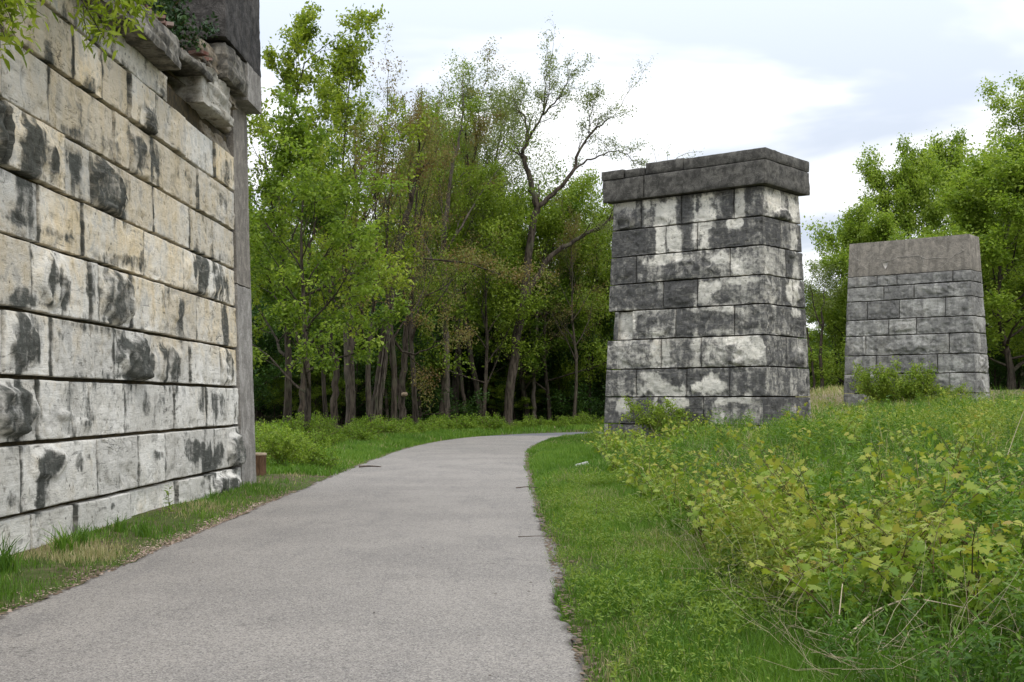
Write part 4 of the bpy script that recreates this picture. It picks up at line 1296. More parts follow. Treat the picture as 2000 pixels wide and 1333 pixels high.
rg = random.Random(31)
for k in range(150):
    # along the far verge of the path, a few metres in
    i = rg.randint(int(27 / .1) + 140, len(CL) - 260)
    dd = HALF + rg.uniform(1.7, 5.6) if CL[i][1] < 60 else HALF + rg.uniform(3.0, 8)
    q = CL[i] - CN[i] * dd
    if q[1] < 26.5 or q[0] > 10: continue
    shrub(rg.choice([0, 1, 2]), q[0], q[1], rg.uniform(.5, .95), rg.uniform(0, 6.28), 'leafy low shrub in the undergrowth along the wood edge', 'undergrowth shrubs', sz=rg.uniform(.3, .85))
shrub(3, -5.1, 28.2, .58, .6, 'bushy low shrub right behind the wall end and its post', None)
shrub(0, -4.45, 28.0, .5, 2.6, 'small rounded shrub in front at the corner where grass meets the wall end', None)
u, z = pf.at(1318, 815)
q = pf.pt(u, .9, .55)
shrub(3, q[0], q[1], .85, 1.1, 'bright green bush growing against the front of the nearer pier', None, 'pier_bush', .75)
for px, sc, rz in ((1738, 1.0, .3), (1792, 1.05, 2.2)):
    u, z = pf2.at(px, 770)
    q = pf2.pt(u, 1.3, .8)
    shrub(3, q[0], q[1], sc, rz, 'left clump of the tall bush hiding the farther pier foot' if px < 1750 else 'right clump of the tall bush hiding the farther pier foot', None, 'pier_bush', 1.15)
u, z = pf2.at(1850, 780)
q = pf2.pt(u, 1.3, .9)
shrub(3, q[0], q[1], .7, 4.0, 'small low bush by the right corner of the farther pier', None, 'pier_bush', .6)
# on the wall top
r = empty('shrub', tuple(WALL.pt(18.7, 6.95, -1.0)), 'dark evergreen shrub on top of the wall beside the black concrete block', 'shrub')
r.scale = (.85, .85, .95)
put('stem', SH[3][0], r)
put('foliage', SH[3][1].copy(), r)
[c for c in r.children if c.name.startswith('foliage')][0].data.materials[0] = M['leaf_evergreen']

# the box elder overhanging the wall top, at the upper left corner
t = Tree(61)
base = np.array([-7.2, 11.2, 6.8])
tr = np.array([[0, 0, 0], [.1, .1, 1.2], [.1, .3, 2.6], [0, .4, 4.2], [-.1, .5, 6.0]])
t.tubes.append((tr, np.array([.16, .14, .12, .09, .05]), 8))
for a, b in (((8, 40), 11.6), ((35, 5), 11.9), ((12, 80), 11.4), ((60, -10), 12.2), ((110, -20), 12.6), ((215, 70), 13.4), ((245, 8), 13.6), ((290, 5), 14.0), ((230, -20), 13.6), ((290, 20), 13.9), ((150, -40), 13.0), ((-20, 60), 11.6), ((205, 78), 13.2), ((275, -5), 13.8), ((28, 55), 11.5), ((5, 5), 11.3), ((255, 30), 13.6)):
    tip = P(a[0], a[1], b) - base
    s0 = tr[2] * .6 + tr[3] * .4 if a[0] < 150 else tr[1] * .4 + tr[2] * .6
    m1 = s0 * .5 + tip * .5 + np.array([0, 0, .55])
    pts = np.array([s0, s0 * .75 + m1 * .25 + np.array([0, 0, .15]), m1, m1 * .4 + tip * .6 + np.array([0, 0, .1]), tip])
    t.tubes.append((pts, np.array([.03, .025, .015, .009, .005]), 5))
    for k in range(7):
        d = t.rs.normal(size=3) * .12
        t.twigs.append((m1 * .15 + tip * .85 + d * .3, tip + d))
        if k < 3: t.tubes.append((np.array([m1 * .15 + tip * .85, tip + d]), np.array([.005, .003]), 3))
r = empty('box_elder', tuple(base), 'box elder on the wall top with bright branches hanging over its upper left corner', 'tree')
put('trunk', t.wood('tree_wood', M['bark_dark']), r)
put('crown', t.crown('tree_crown', M['leaf_bright'], 1150, .115, .07, np.array([(0, 0, 0), (.35, .17, .03), (.8, .12, -.02), (1.15, 0, -.14), (.8, -.12, -.02), (.35, -.17, .03)]), .6, (.62, .25), .6), r)


# ------------------------------------------------------------------ grass
def blades(x, y, hgt, wid, rs, lean=.5, dry=.08, zoff=0.0, tone=.45, patch=True):
    n = len(x)
    z = ground_z(x, y) + zoff
    az = rs.uniform(0, 2 * math.pi, n)
    la = rs.uniform(0, 2 * math.pi, n)
    ln = np.abs(rs.normal(0, lean, n)) + .06
    w = wid * rs.uniform(.6, 1.3, n)
    ca, sa = np.cos(az) * w, np.sin(az) * w
    dx, dy = np.cos(la) * ln * hgt, np.sin(la) * ln * hgt
    b = np.stack([x, y, z], 1)
    V = np.zeros((n, 5, 3))
    side = np.stack([ca, sa, ca * 0], 1)
    mid = b + np.stack([dx * .35, dy * .35, hgt * .58], 1)
    tip = b + np.stack([dx, dy, hgt * np.sqrt(np.maximum(1 - .5 * ln ** 2, .25))], 1)
    V[:, 0], V[:, 1], V[:, 2], V[:, 3], V[:, 4] = b - side, b + side, mid + side * .75, mid - side * .75, tip
    i = np.arange(n)[:, None] * 5
    fq = i + np.array([[0, 1, 2, 3]])
    ft = i + np.array([[3, 2, 4]])
    pn = fbm(np.stack([x * 1.1, y * .6, x * 0], -1), 23, 3)
    tn = np.clip(rs.normal(tone, .16, n) * .66 + (.24 * pn if patch else 0), 0, .66)
    pd = fbm(np.stack([x * .9 + 7, y * .55, x * 0], -1), 29, 4)
    isd = rs.random(n) < dry * (.25 + 5.5 * sm(pd, .0, .4))
    tn = np.where(isd, rs.uniform(.85, 1.0, n), tn)
    return V.reshape(-1, 3), [fq, ft], np.repeat(tn, 5)


def bound(y):
    """where the weeds begin, right of the path"""
    return np.interp(y, [5, 6.5, 10, 14, 20, 30, 40, 48], [1.70, 1.68, 1.65, 1.78, 2.0, 2.3, 2.5, 2.9])


rs = np.random.RandomState(12)
acc = Acc()


def strip(y0, y1, x0, x1, dens, h, w, **kw):
    """x0, x1: functions of y"""
    n0 = int(dens * (y1 - y0) * 3)
    y = rs.uniform(y0, y1, n0)
    a, b = x0(y), x1(y)
    keep = rs.random(n0) * 3 < (b - a)
    y, a, b = y[keep], a[keep], b[keep]
    x = a + (b - a) * rs.random(len(y))
    hh = h * rs.uniform(.45, 1.25, len(y))
    d = np.abs(pathdist(x, y))
    hh = hh * (.45 + .55 * sm(d, .0, .5))
    keep = rs.random(len(y)) < .45 + .55 * sm(d, 0.0, .35)
    pn = fbm(np.stack([x * 1.4, y * .8, x * 0 + 2], -1), 61, 4)
    hh = hh * np.clip(1 + .9 * pn, .4, 1.8)
    keep &= rs.random(len(y)) < np.clip(.85 + 1.1 * pn, .25, 1)
    x, y, hh = x[keep], y[keep], hh[keep]
    v, f, tn = blades(x, y, hh, w, rs, **kw)
    acc.add(v, f, tone=tn)


redge = lambda y: np.interp(y, CL[:, 1] + CN[:, 1] * HALF, CL[:, 0] + CN[:, 0] * HALF) - .10
ledge = lambda y: np.interp(y, CL[:, 1] - CN[:, 1] * HALF, CL[:, 0] - CN[:, 0] * HALF) + .10
strip(5.5, 9, redge, lambda y: bound(y) + .5, 5200, .105, .0030, dry=.10)
strip(9, 14, redge, lambda y: bound(y) + .4, 3600, .12, .0038, dry=.06)
strip(14, 24, redge, lambda y: bound(y) + .4, 2000, .15, .0055, dry=.05)
strip(24, 40, redge, lambda y: bound(y) + .3, 1100, .17, .009, dry=.03)
strip(40, 56, redge, lambda y: redge(y) + 3.0, 600, .13, .014, dry=.03)
# left verge beyond the wall
strip(26.3, 40, lambda y: ledge(y) - 2.4 - .03 * (y - 23), ledge, 800, .15, .010, dry=.05)
strip(22.5, 26.3, lambda y: ledge(y) - 1.6, ledge, 90, .10, .007, dry=.3)
strip(40, 58, lambda y: ledge(y) - 3.4, ledge, 520, .2, .014, dry=.02)
n = 22000                                                             # the far verge where the path turns
i = rs.randint(int(62 / .1), len(CL) - 150, n)
dd = HALF + rs.uniform(-.05, 7.5, n)
q = CL[i] - CN[i] * dd[:, None]
v, f, tn = blades(q[:, 0], q[:, 1], rs.uniform(.12, .34, n), .02, rs, dry=.02)
acc.add(v, f, tone=tn)
n = 7000                                                              # dead grass on the rise between the piers
x, y = rs.uniform(11, 19, n), rs.uniform(50, 68, n)
k = pathdist(x, y) > 1
v, f, tn = blades(x[k], y[k], rs.uniform(.12, .4, n)[k], .016, rs, dry=3.0, patch=False, lean=.7)
sel = rs.random(k.sum()) < .78
tn = np.where(np.repeat(sel, 5), np.repeat(rs.uniform(.82, 1, k.sum()), 5), np.minimum(tn, .6))
acc.add(v, f, tone=tn)
# thin strip along the wall foot
wx = lambda y: -4.95 + ANG * (y - 17)
strip(6, 14, lambda y: wx(y) + .06, ledge, 1500, .075, .0034, dry=.16, tone=.42)
strip(14, 22.5, lambda y: wx(y) + .05, ledge, 700, .08, .005, dry=.18, tone=.40)
# in among the weeds
for (y0, y1, dn, h, w) in ((5.5, 10, 700, .24, .0042), (10, 18, 420, .36, .006), (18, 36, 170, .42, .010)):
    strip(y0, y1, lambda y: bound(y) + .1, lambda y: np.minimum(.435 * y + 2.5, 16), dn, h, w, dry=.09, lean=.45)
n = 9000                                                              # rough grass round the far pier
x, y = rs.uniform(5, 24, n), rs.uniform(36, 60, n)
k = (pathdist(x, y) > 1) & ~((x > 11.5) & (x < 18) & (y > 46 + 4 * rs.random(n)))
v, f, tn = blades(x[k], y[k], rs.uniform(.25, .6, n)[k], .014, rs, dry=.12)
acc.add(v, f, tone=tn)
tag(acc.obj('grass', M['grass'], smooth=False), 'fresh green grass covering the path verges', 'grass', kind='stuff')


# grass tufts standing against the wall foot
def tuft(n, h, spread, seed):
    rs2 = np.random.RandomState(seed)
    a = Acc()
    for k in range(n):
        az, l = rs2.uniform(0, 6.28), rs2.uniform(.1, .75)
        hh = h * rs2.uniform(.5, 1.1)
        t_ = np.linspace(0, 1, 6)
        bx, by = rs2.normal(0, spread, 2)
        cx = bx + np.cos(az) * l * hh * t_ ** 2
        cy = by + np.sin(az) * l * hh * t_ ** 2
        cz = hh * t_ * (1 - .35 * l * t_ ** 2)
        w = .0075 * (1 - t_ ** 1.6) + .0006
        b2 = rs2.uniform(0, 3.14)
        sx, sy = np.cos(b2) * w, np.sin(b2) * w
        V = np.concatenate([np.stack([cx - sx, cy - sy, cz], 1), np.stack([cx + sx, cy + sy, cz], 1)])
        i = np.arange(5)
        a.add(V, [np.stack([i, i + 6, i + 7, i + 1], 1)], tone=np.clip(rs2.normal(.25, .12), 0, .6))
    return a.mesh('tuft_blades', M['grass'], False)


TF = [tuft(85, .42, .075, 1), tuft(60, .34, .06, 2)]
for k, (px, D, sc, lb) in enumerate(((12, 11.2, 1.0, 'grass tuft at the lower left corner, nearest of those along the wall foot'), (130, 12.6, 1.1, 'tallest dark grass tuft against the wall foot, second from the left corner'), (165, 13.2, .75, 'small grass tuft just right of the tallest tuft at the wall foot'),
                                     (238, 14.6, .8, 'spiky grass tuft midway along the wall foot'), (285, 14.4, .62, 'short broad grass tuft between wall and gravel edge'), (420, 19.5, .6, 'small grass tuft near the far end of the wall foot'))):
    x = max(G(px, D), WALL.pt(D, 0, 0)[0] + .1)
    o = put('grass_tuft', TF[k % 2], None, (x, D, gz1(x, D) - .02))
    o.scale = (sc,) * 3
    o.rotation_euler = (0, 0, k * 1.3)
    tag(o, lb, 'grass tuft', 'grass tufts along the wall')


# ------------------------------------------------------------------ weeds
def grape(seed, n_stem=6, H=.75):
    rs2 = np.random.RandomState(seed)
    st, lf = Acc(), Acc()
    for k in range(n_stem):
        az, arch = rs2.uniform(0, 6.28), rs2.uniform(.25, .9)
        L = H * rs2.uniform(.6, 1.15)
        t_ = np.linspace(0, 1, 9)
        bx, by = rs2.normal(0, .07, 2)
        pts = np.stack([bx + np.cos(az) * arch * L * t_ ** 1.5 + rs2.normal(0, .012, 9).cumsum(), by + np.sin(az) * arch * L * t_ ** 1.5 + rs2.normal(0, .012, 9).cumsum(), L * (t_ - .30 * arch * t_ ** 3)], 1)
        v, f = tube(pts, np.linspace(.006, .002, 9), 4)
        st.add(v, f)
        m = rs2.randint(9, 14)
        tt = np.linspace(.22, 1.0, m)
        q = np.stack([np.interp(tt, t_, pts[:, j]) for j in range(3)], 1)
        a2 = rs2.uniform(0, 6.28, m)
        d = np.stack([np.cos(a2), np.sin(a2), np.full(m, .25)], 1)
        pet = q + d * .05
        for j in range(m):
            v, f = tube(np.array([q[j], pet[j]]), [.0018, .0014], 3)
            st.add(v, f)
        sz = np.interp(tt, [.2, .6, 1], [.08, .09, .05]) * rs2.uniform(.75, 1.25, m)
        v, f = leaves(pet, sz, rs2, GRAPE, .55, d, .75)
        tn = np.clip(np.interp(tt, [.2, .8, 1], [.20, .40, .62]) + rs2.normal(0, .13, m), 0, 1)
        lf.add(v, [f], tone=np.repeat(tn, len(GRAPE)))
    return st, lf


def forb(seed, n_stem=5, H=.7, size=.075, tone=.35):
    rs2 = np.random.RandomState(seed)
    st, lf = Acc(), Acc()
    for k in range(n_stem):
        L = H * rs2.uniform(.55, 1.1)
        t_ = np.linspace(0, 1, 5)
        az, ln = rs2.uniform(0, 6.28), rs2.uniform(.05, .3)
        bx, by = rs2.normal(0, .09, 2)
        pts = np.stack([bx + np.cos(az) * ln * L * t_, by + np.sin(az) * ln * L * t_, L * t_], 1)
        v, f = tube(pts, np.linspace(.005, .002, 5), 3)
        st.add(v, f)
        m = int(L * 64)
        tt = rs2.uniform(.2, 1, m)
        q = np.stack([np.interp(tt, t_, pts[:, j]) for j in range(3)], 1)
        a2 = rs2.uniform(0, 6.28, m)
        d = np.stack([np.cos(a2), np.sin(a2), np.full(m, .5)], 1)
        v, f = leaves(q + d * .012, size * rs2.uniform(.6, 1.3, m), rs2, LANCE, 1.0, d, .1)
        lf.add(v, [f], tone=np.repeat(np.clip(tone + .25 * (tt - .6) + rs2.normal(0, .10, m), 0, 1), len(LANCE)))
    return st, lf


GR = [grape(300 + k, 5 + k % 3, .62 + .09 * (k % 4)) for k in range(6)]
GRM = [(a.mesh('vine_stems', M['stem']), b.mesh('vine_leaves', M['leaf_grape'], False)) for a, b in GR]
FB = [forb(400 + k, (6, 5, 4, 7, 5, 4)[k], (.45, .62, .5, .85, .55, .7)[k], (.055, .07, .05, .065, .08, .055)[k], (.12, .30, .62, .22, .42, .75)[k]) for k in range(6)]

rg = random.Random(91)
spots = []
for px, D in ((1500, 8.6), (1590, 8.0), (1690, 8.4), (1745, 9.0), (1830, 8.8), (1930, 8.2), (1990, 9.4), (1560, 9.8), (1650, 10.5), (1440, 11.6), (1370, 12.6), (1480, 13.0), (1320, 14.5), (1400, 15.0), (1270, 17.0), (1340, 18.0), (1230, 20.0),
              (1760, 11.4), (1860, 11.0), (1960, 12.0), (1540, 14.0), (1620, 13.0), (1200, 24), (1280, 22), (1180, 30), (1240, 28), (1800, 7.4), (1900, 7.2), (1985, 7.6), (1720, 7.7), (1640, 7.5), (1870, 7.9), (1950, 8.6), (1790, 9.6), (1700, 9.9), (1900, 10.1), (1620, 9.2), (1500, 10.4)):
    spots.append((G(px, D), D))
for _ in range(70):
    D = 8.2 + 28 * rg.random() ** 1.5
    w_ = rg.random()
    spots.append((float(bound(D)) + .15 + (1.1 * rg.random() if w_ < .62 else rg.random() * max(.42 * D - float(bound(D)), .3)), D))
for k, (x, y) in enumerate(spots):
    if pathdist(x, y)[0] < .7: continue
    lb = {0: 'low grape vine seedling with lobed leaves nearest the grass verge at the front', 4: 'tall yellow green grape seedling in the middle of the front weeds', 6: 'grape seedling at the front right edge of the weed field'}.get(k, 'yellow green grape seedling with lobed leaves in the weed field')
    r = empty('grape_seedling', (x, y, gz1(x, y) - .02), lb, 'grape vine', 'grape seedlings in the weeds')
    r.rotation_euler = (0, 0, rg.uniform(0, 6.28))
    sc = rg.uniform(.75, 1.1)
    r.scale = (sc * 1.1, sc * 1.1, sc)
    put('stem', GRM[k % 6][0], r)
    put('foliage', GRM[k % 6][1], r)


def scatter(items, pts, rs2, smin=.7, smax=1.15):
    a = Acc()
    for (x, y, z) in pts:
        pn = float(fbm(np.array([[x * .55 + 3, y * .33, 1.0]]), 47, 2)[0])
        s_ = items[int(np.clip((pn * 1.5 + .5) * len(items) + rs2.normal(0, .6), 0, len(items) - 1))]
        V = np.concatenate(s_.V)
        an, sc = rs2.uniform(0, 6.28), rs2.uniform(smin, smax) * (1 + .45 * float(fbm(np.array([[x * .8, y * .5, 9.0]]), 48, 2)[0]))
        ca, sa = math.cos(an) * sc, math.sin(an) * sc
        W_ = np.stack([V[:, 0] * ca - V[:, 1] * sa + x, V[:, 0] * sa + V[:, 1] * ca + y, V[:, 2] * sc + z], 1)
        kw = {'tone': np.clip(np.concatenate(s_.A['tone']) + rs2.normal(0, .06), 0, 1)} if 'tone' in s_.A else {}
        a.add(W_, [np.concatenate(f) for f in s_.F.values()], **kw)
    return a


def weedpts(n, y0, y1, rs2, pw=1.0, keepout=True):
    y = y0 + (y1 - y0) * rs2.random(n) ** pw
    a = bound(y)
    b = np.minimum(.44 * y + 2.0, 22)
    x = a + (b - a) * rs2.random(n) ** .95
    pn = fbm(np.stack([x * .5, y * .4, x * 0], -1), 31, 3)
    k = rs2.random(n) < .65 + .9 * pn
    x, y = x[k], y[k]
    z = ground_z(x, y) - .02
    return np.stack([x, y, z], 1)


rs = np.random.RandomState(17)
pts = np.concatenate([weedpts(260, 5.6, 9, rs), weedpts(440, 9, 14, rs), weedpts(850, 14, 28, rs, .9), weedpts(700, 28, 50, rs, .9)])
CV = [forb(450 + k, 7, .15 + .04 * k, .032 + .006 * k, .55)[1] for k in range(3)]
yv = rs.uniform(5.8, 22, 700)
xv = redge(yv) + .12 + (bound(yv) - redge(yv)) * rs.random(700) ** .8
kv = fbm(np.stack([xv * 1.2, yv * .6, xv * 0 + 3], -1), 63, 3) > -.05
cv = scatter(CV, np.stack([xv, yv, ground_z(xv, yv)], 1)[kv], rs, .7, 1.2)
tag(cv.obj('clover', M['leaf_weed'], smooth=False), 'low clover and small broad leaves mixed into the verge grass', 'clover', kind='stuff')
tag(scatter([b for a, b in FB], pts, rs, .65, 1.15).obj('weeds', M['leaf_weed'], smooth=False), 'dense mixed green weeds filling the field right of the path', 'weeds', kind='stuff')
pts2 = weedpts(240, 16, 46, rs, .8)
tag(scatter([b for a, b in GR], pts2, rs, .7, 1.0).obj('vine_cover', M['leaf_grape'], smooth=False), 'yellowish grape vine leaves spreading through the farther weeds', 'vines', kind='stuff')
# dry stalks
acc = Acc()
n = 2400
y = 6 + 34 * rs.random(n) ** 1.2
x = bound(y) - .15 + (np.minimum(.44 * y + .5, 20) - bound(y)) * rs.random(n)
z = ground_z(x, y)
for k in range(n):
    L = rs.uniform(.12, .55)
    az, el = rs.uniform(0, 6.28), rs.uniform(.02, 1.0) ** 1.3
    d = np.array([math.cos(az) * math.cos(el), math.sin(az) * math.cos(el), math.sin(el)])
    p0 = np.array([x[k], y[k], z[k] + rs.uniform(0, .2)])
    pts = np.array([p0, p0 + d * L * .5 + rs.normal(0, .03, 3), p0 + d * L + rs.normal(0, .06, 3)])
    pts[:, 2] = np.maximum(pts[:, 2], z[k] + .01)
    v, f = tube(pts, np.array([.0011, .0010, .0006]) * (1 + y[k] * .03), 3)
    acc.add(v, f, tone=rs.random())
tag(acc.obj('dry_stalks', M['dry']), 'tan dead stalks tangled through the weeds', 'dead stalks', kind='stuff')


def bentstick(name, pxs, D, r, mat, label, cat, zs=None):
    pts = []
    for k, (px, dd) in enumerate(pxs):
        x, y = G(px, D + dd), D + dd
        pts.append((x, y, gz1(x, y) + zs[k] if abs(pathdist(x, y)[0]) > 0 else .035 + r + (zs[k] if zs else 0)))
    pts = np.array(pts)
    c0 = pts[0].copy()
    s = np.linspace(0, len(pts) - 1, len(pts) * 5)
    sp = np.stack([np.interp(s, np.arange(len(pts)), pts[:, k]) for k in range(3)], 1) - c0
    for _ in range(3): sp[1:-1] = (sp[:-2] + 2 * sp[1:-1] + sp[2:]) / 4
    v, f = tube(sp, np.linspace(r, r * .45, len(sp)), 6)
    a = Acc()
    a.add(v, f, tone=.8)
    return tag(a.obj(name, mat, None, True, tuple(c0)), label, cat)


bentstick('dead_stalk', [(1640, 0), (1700, .25), (1770, .3), (1880, .05)], 7.0, .007, M['dry'], 'long pale bent stalk arching low over the grass at the bottom right', 'dead stalk', [.12, .22, .27, .22])
bentstick('dead_stalk', [(1622, 0), (1632, .1), (1640, .2)], 7.0, .006, M['dry'], 'pale upright dry stalk beside the long bent one', 'dead stalk', [.02, .22, .40])
bentstick('dead_stalk', [(1965, 0), (1985, .0), (2003, 0)], 13.0, .0045, M['dry'], 'tall pale stalk leaning at the right edge above the weeds', 'dead stalk', [.5, .78, 1.0])
bentstick('stick', [(702, 0), (722, .05), (745, -.03)], 29.0, .03, M['stick'], 'short dark stick lying on the asphalt near the left path edge', 'stick', [0, .01, 0])
bentstick('twig', [(1008, 0), (1030, .05), (1055, -.05)], 22.0, .012, M['stick'], 'dark twig lying across the right path edge, farther of the two', 'twig', [.01, .03, .05])
bentstick('twig', [(1012, 0), (1050, .02), (1090, -.05)], 14.2, .006, M['stick'], 'thin straight twig lying on the path at the grass edge', 'twig', [.005, .012, .05])
bentstick('sapling', [(1164, 0), (1163, 0), (1165, 0)], 15.3, .008, M['stick'], 'bare dark little stick standing upright in the verge grass', 'stick', [0, .12, .26])

# a small weed with paired leaves at the wall foot
a = Acc()
rs2 = np.random.RandomState(3)
stem = np.array([(0, 0, 0), (.01, 0, .12), (-.01, .01, .24), (.01, 0, .38)])
v, f = tube(stem, [.004, .004, .003, .002], 4)
b = Acc(); b.add(v, f)
tt = np.linspace(.15, 1, 26)
q = np.stack([np.interp(tt, np.linspace(0, 1, 4), stem[:, j]) for j in range(3)], 1)
an = np.arange(26) * 2.4
v, f = leaves(q, .085, rs2, LANCE, 1, np.stack([np.cos(an), np.sin(an), an * 0 + .3], 1), .1)
a.add(v, [f], tone=.6)
D = 16.6
r = empty('wall_weed', (G(333, D), D, gz1(G(333, D), D)), 'single upright leafy weed growing at the foot of the stone wall', 'weed')
b.obj('stem', M['stem'], r)
a.obj('foliage', M['leaf_weed'], r, False)


# ------------------------------------------------------------------ post, rock, gravel, litter
D = 25.2
r = empty('wooden_post', (G(503, D), D, 0), 'short brown cut timber post standing by the concrete end of the wall', 'post')
a = Acc()
ang = np.arange(20) / 20 * 2 * math.pi
rr = .19 * (1 + .05 * np.sin(ang * 3 + 1))
ring = lambda z, k: np.stack([np.cos(ang) * rr * k, np.sin(ang) * rr * k, np.full(20, z)], 1)
Vp = np.concatenate([ring(z, k) for z, k in ((-.1, 1.05), (.12, 1.0), (.3, .98), (.50, .99))])
i = np.arange(80).reshape(4, 20)
a.add(Vp, [np.stack([i[:-1], np.roll(i[:-1], -1, 1), np.roll(i[1:], -1, 1), i[1:]], -1).reshape(-1, 4)])
a.obj('shaft', M['wood'], r)
a = Acc()
Vp = np.concatenate([ring(.50, 1.03), ring(.535, 1.02), ring(.545, .9), [[0, 0, .54]]])
i = np.arange(60).reshape(3, 20)
a.add(Vp, [np.stack([i[:-1], np.roll(i[:-1], -1, 1), np.roll(i[1:], -1, 1), i[1:]], -1).reshape(-1, 4), np.stack([i[2], np.roll(i[2], -1), np.full(20, 60)], 1)])
a.obj('post_top', M['wood_end'], r)

c = P(1133, 899, 27.5)
a = Acc()
gzr = gz1(c[0], c[1])
block(a, [(c[0] - .22, c[1] - .12, gzr), (c[0] + .2, c[1] - .14, gzr - .02), (c[0] + .24, c[1] + .14, gzr), (c[0] - .14, c[1] + .13, gzr), (c[0] - .12, c[1] - .09, gzr + .10), (c[0] + .15, c[1] - .10, gzr + .17), (c[0] + .17, c[1] + .1, gzr + .17), (c[0] - .08, c[1] + .09, gzr + .12)], random.Random(4), res=.04, amp=.03)
tag(a.obj('rock', M['rock']), 'pale flat rock lying in the verge grass before the nearer pier', 'rock')


def chips(name, x, y, s, mat, rs2, label, cat, zo=.0, flat=.4):
    n = len(x)
    base = np.array([(1, 0, 0), (.3, .8, .1), (-.8, .5, 0), (-.7, -.6, .1), (.4, -.9, 0), (.3, .1, .9), (-.3, -.1, .8)])
    fs = np.array([(0, 1, 5), (1, 6, 5), (1, 2, 6), (2, 3, 6), (3, 4, 6), (4, 5, 6), (4, 0, 5)])
    z = np.maximum(ground_z(x, y), .0) + zo
    an = rs2.uniform(0, 6.28, n)
    sx, sy, sz = s * rs2.uniform(.6, 1.3, n), s * rs2.uniform(.5, 1.1, n), s * flat * rs2.uniform(.5, 1.4, n)
    lx, ly = base[None, :, 0] * sx[:, None], base[None, :, 1] * sy[:, None]
    ca, sa = np.cos(an)[:, None], np.sin(an)[:, None]
    V = np.stack([x[:, None] + lx * ca - ly * sa, y[:, None] + lx * sa + ly * ca, z[:, None] + base[None, :, 2] * sz[:, None]], -1)
    F_ = (np.arange(n)[:, None, None] * 7 + fs[None]).reshape(-1, 3)
    o = put(name, make_mesh(name, V.reshape(-1, 3), [F_], mat, {'tone': np.repeat(rs2.random(n), 7)}, False))
    return tag(o, label, cat, kind='stuff')


rs = np.random.RandomState(23)
n = 2600
y = rs.uniform(8, 22, n)
y = np.where(rs.random(n) < .55, rs.uniform(12.5, 19.5, n), y)
x = ledge(y) - .06 - np.abs(rs.normal(0, .13, n))
chips('gravel', x, y, rs.uniform(.005, .018, n) * (1 + .9 * (rs.random(n) < .06)), M['gravel'], rs, 'loose pinkish gravel along the left path edge under the wall', 'gravel', .008)
n = 5200
y = rs.uniform(6, 56, n) ** 1.0
side = rs.random(n) < .5
x = np.where(side, ledge(y) - .04 - np.abs(rs.normal(0, .12, n)), redge(y) + .04 + np.abs(rs.normal(0, .09, n)))
k = (y > 22) & (y < 28) & side
x = np.where(k, ledge(y) - np.abs(rs.normal(0, .6, n)), x)
chips('leaf_litter', x, y, rs.uniform(.008, .03, n), M['litter'], rs, 'brown leaf litter and bits gathered along the path edges', 'leaf litter', .015, .25)

n = 260
i = rs.randint(int(18 / .1), int(75 / .1), n)
q = CL[i] + CN[i] * (rs.choice([-1, 1], n) * HALF * (1 - .9 * rs.random(n) ** 1.6))[:, None]
chips('path_debris', q[:, 0], q[:, 1], rs.uniform(.006, .022, n), M['stick'], rs, 'small dark bits of bark and leaf scattered over the asphalt', 'debris', .035, .25)

# ------------------------------------------------------------------ light, sky, camera
w = bpy.data.worlds.new('World')
S.world = w
w.use_nodes = True
nt = w.node_tree
nt.nodes.clear()
nn = lambda t_, **k: (lambda o: ([setattr(o, a, b) for a, b in k.items()], o)[1])(nt.nodes.new(t_))
lk = nt.links.new
SUN_EL, SUN_AZ = math.radians(52), math.radians(155)                  # azimuth clockwise from +Y
out = nn('ShaderNodeOutputWorld')
bg = nn('ShaderNodeBackground')
lk(bg.outputs[0], out.inputs[0])
sky = nn('ShaderNodeTexSky', sky_type='NISHITA', sun_disc=False)
sky.sun_elevation, sky.sun_rotation = SUN_EL, SUN_AZ
tc = nn('ShaderNodeTexCoord')
sp = nn('ShaderNodeSeparateXYZ')
lk(tc.outputs['Generated'], sp.inputs[0])


def wm(op, a, b=0.0):
    o = nn('ShaderNodeMath', operation=op)
    for i, v in enumerate((a, b)):
        if isinstance(v, (int, float)): o.inputs[i].default_value = v
        else: lk(v, o.inputs[i])
    return o.outputs[0]


def wramp(v, a, b, c0, c1):
    o = nn('ShaderNodeMapRange', interpolation_type='SMOOTHSTEP')
    lk(v, o.inputs[0])
    for i, x in enumerate((a, b, c0, c1)): o.inputs[i + 1].default_value = x
    return o.outputs[0]


def wmix(f, a, b, mode='MIX'):
    o = nn('ShaderNodeMix', data_type='RGBA', blend_type=mode)
    for i, v in ((0, f), (6, a), (7, b)):
        if isinstance(v, (int, float)): o.inputs[i].default_value = v
        elif isinstance(v, tuple): o.inputs[i].default_value = (*v, 1)
        else: lk(v, o.inputs[i])
    return o.outputs[2]


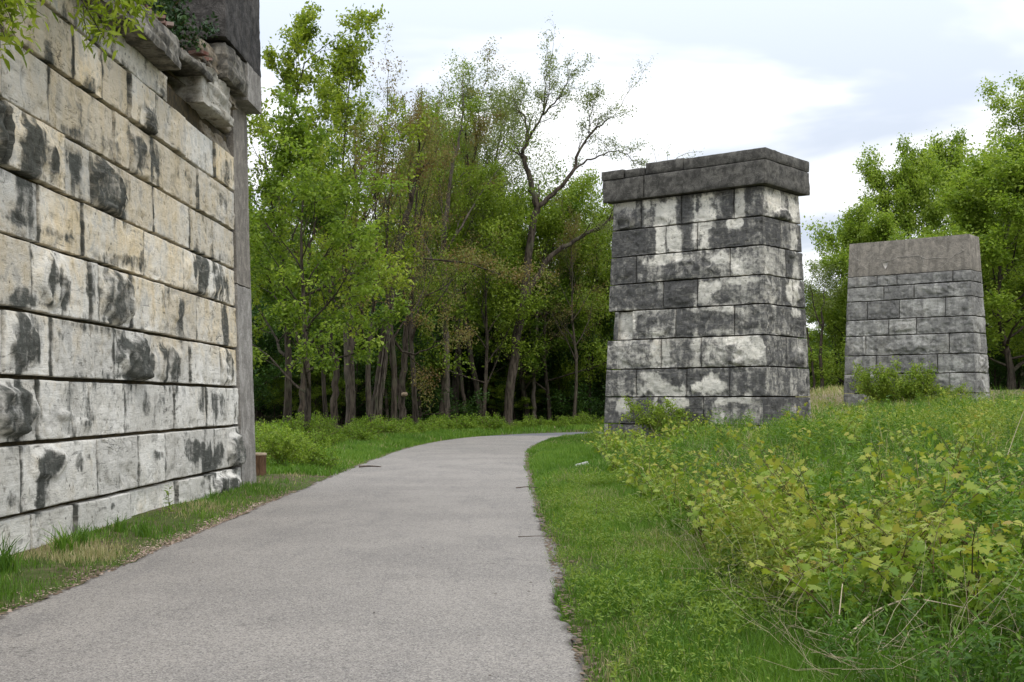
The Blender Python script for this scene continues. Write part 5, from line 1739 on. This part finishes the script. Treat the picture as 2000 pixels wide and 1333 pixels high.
zz = wm('ADD', wm('MAXIMUM', sp.outputs[2], 0.0), 0.16)
cb = nn('ShaderNodeCombineXYZ')
lk(wm('DIVIDE', sp.outputs[0], zz), cb.inputs[0])
lk(wm('DIVIDE', sp.outputs[1], zz), cb.inputs[1])
ns = nn('ShaderNodeTexNoise')
lk(cb.outputs[0], ns.inputs['Vector'])
ns.inputs['Scale'].default_value = 1.15
ns.inputs['Detail'].default_value = 5
ns.inputs['Roughness'].default_value = 0.5
ns.inputs['Distortion'].default_value = 0.4
cl = wramp(wm('ADD', ns.outputs['Fac'], wramp(sp.outputs[2], 0.17, 0.30, 0.05, -0.05)), 0.42, 0.58, 0, 1)
# an overcast dome: brighter overhead than at the horizon
lift = wramp(sp.outputs[2], 0.10, 0.75, 1.0, 2.3)
cloud = wmix(cl, (7.4, 8.1, 9.3), (12.6, 12.7, 12.8))
skyc = wmix(0.10, cloud, sky.outputs[0])
vm = nn('ShaderNodeVectorMath', operation='SCALE')
lk(skyc, vm.inputs[0])
lk(lift, vm.inputs['Scale'])
lk(vm.outputs[0], bg.inputs['Color'])
bg.inputs['Strength'].default_value = 0.10

sun = bpy.data.lights.new('sun', 'SUN')
sun.energy = 1.5
sun.angle = math.radians(12)
sun.color = (1.0, 0.96, 0.90)
so = bpy.data.objects.new('sun', sun)
COL.objects.link(so)
dirv = Vector((math.sin(SUN_AZ) * math.cos(SUN_EL), math.cos(SUN_AZ) * math.cos(SUN_EL), math.sin(SUN_EL)))
so.rotation_euler = (-dirv).to_track_quat('-Z', 'Y').to_euler()
so.location = (10, -20, 40)

cam = bpy.data.cameras.new('camera')
cam.sensor_width = 36
cam.lens = 36 * F / 2000
cam.clip_end = 2000
co = bpy.data.objects.new('camera', cam)
COL.objects.link(co)
co.location = tuple(EYE)
co.rotation_euler = (math.pi / 2 + TH, 0, 0)
S.camera = co
S.view_settings.view_transform = 'Standard'
S.view_settings.look = 'None'
S.view_settings.exposure = 0.0
S.view_settings.gamma = 1.0
S.cycles.max_bounces = 8
S.cycles.diffuse_bounces = 3
S.cycles.transmission_bounces = 4
S.cycles.use_adaptive_sampling = True
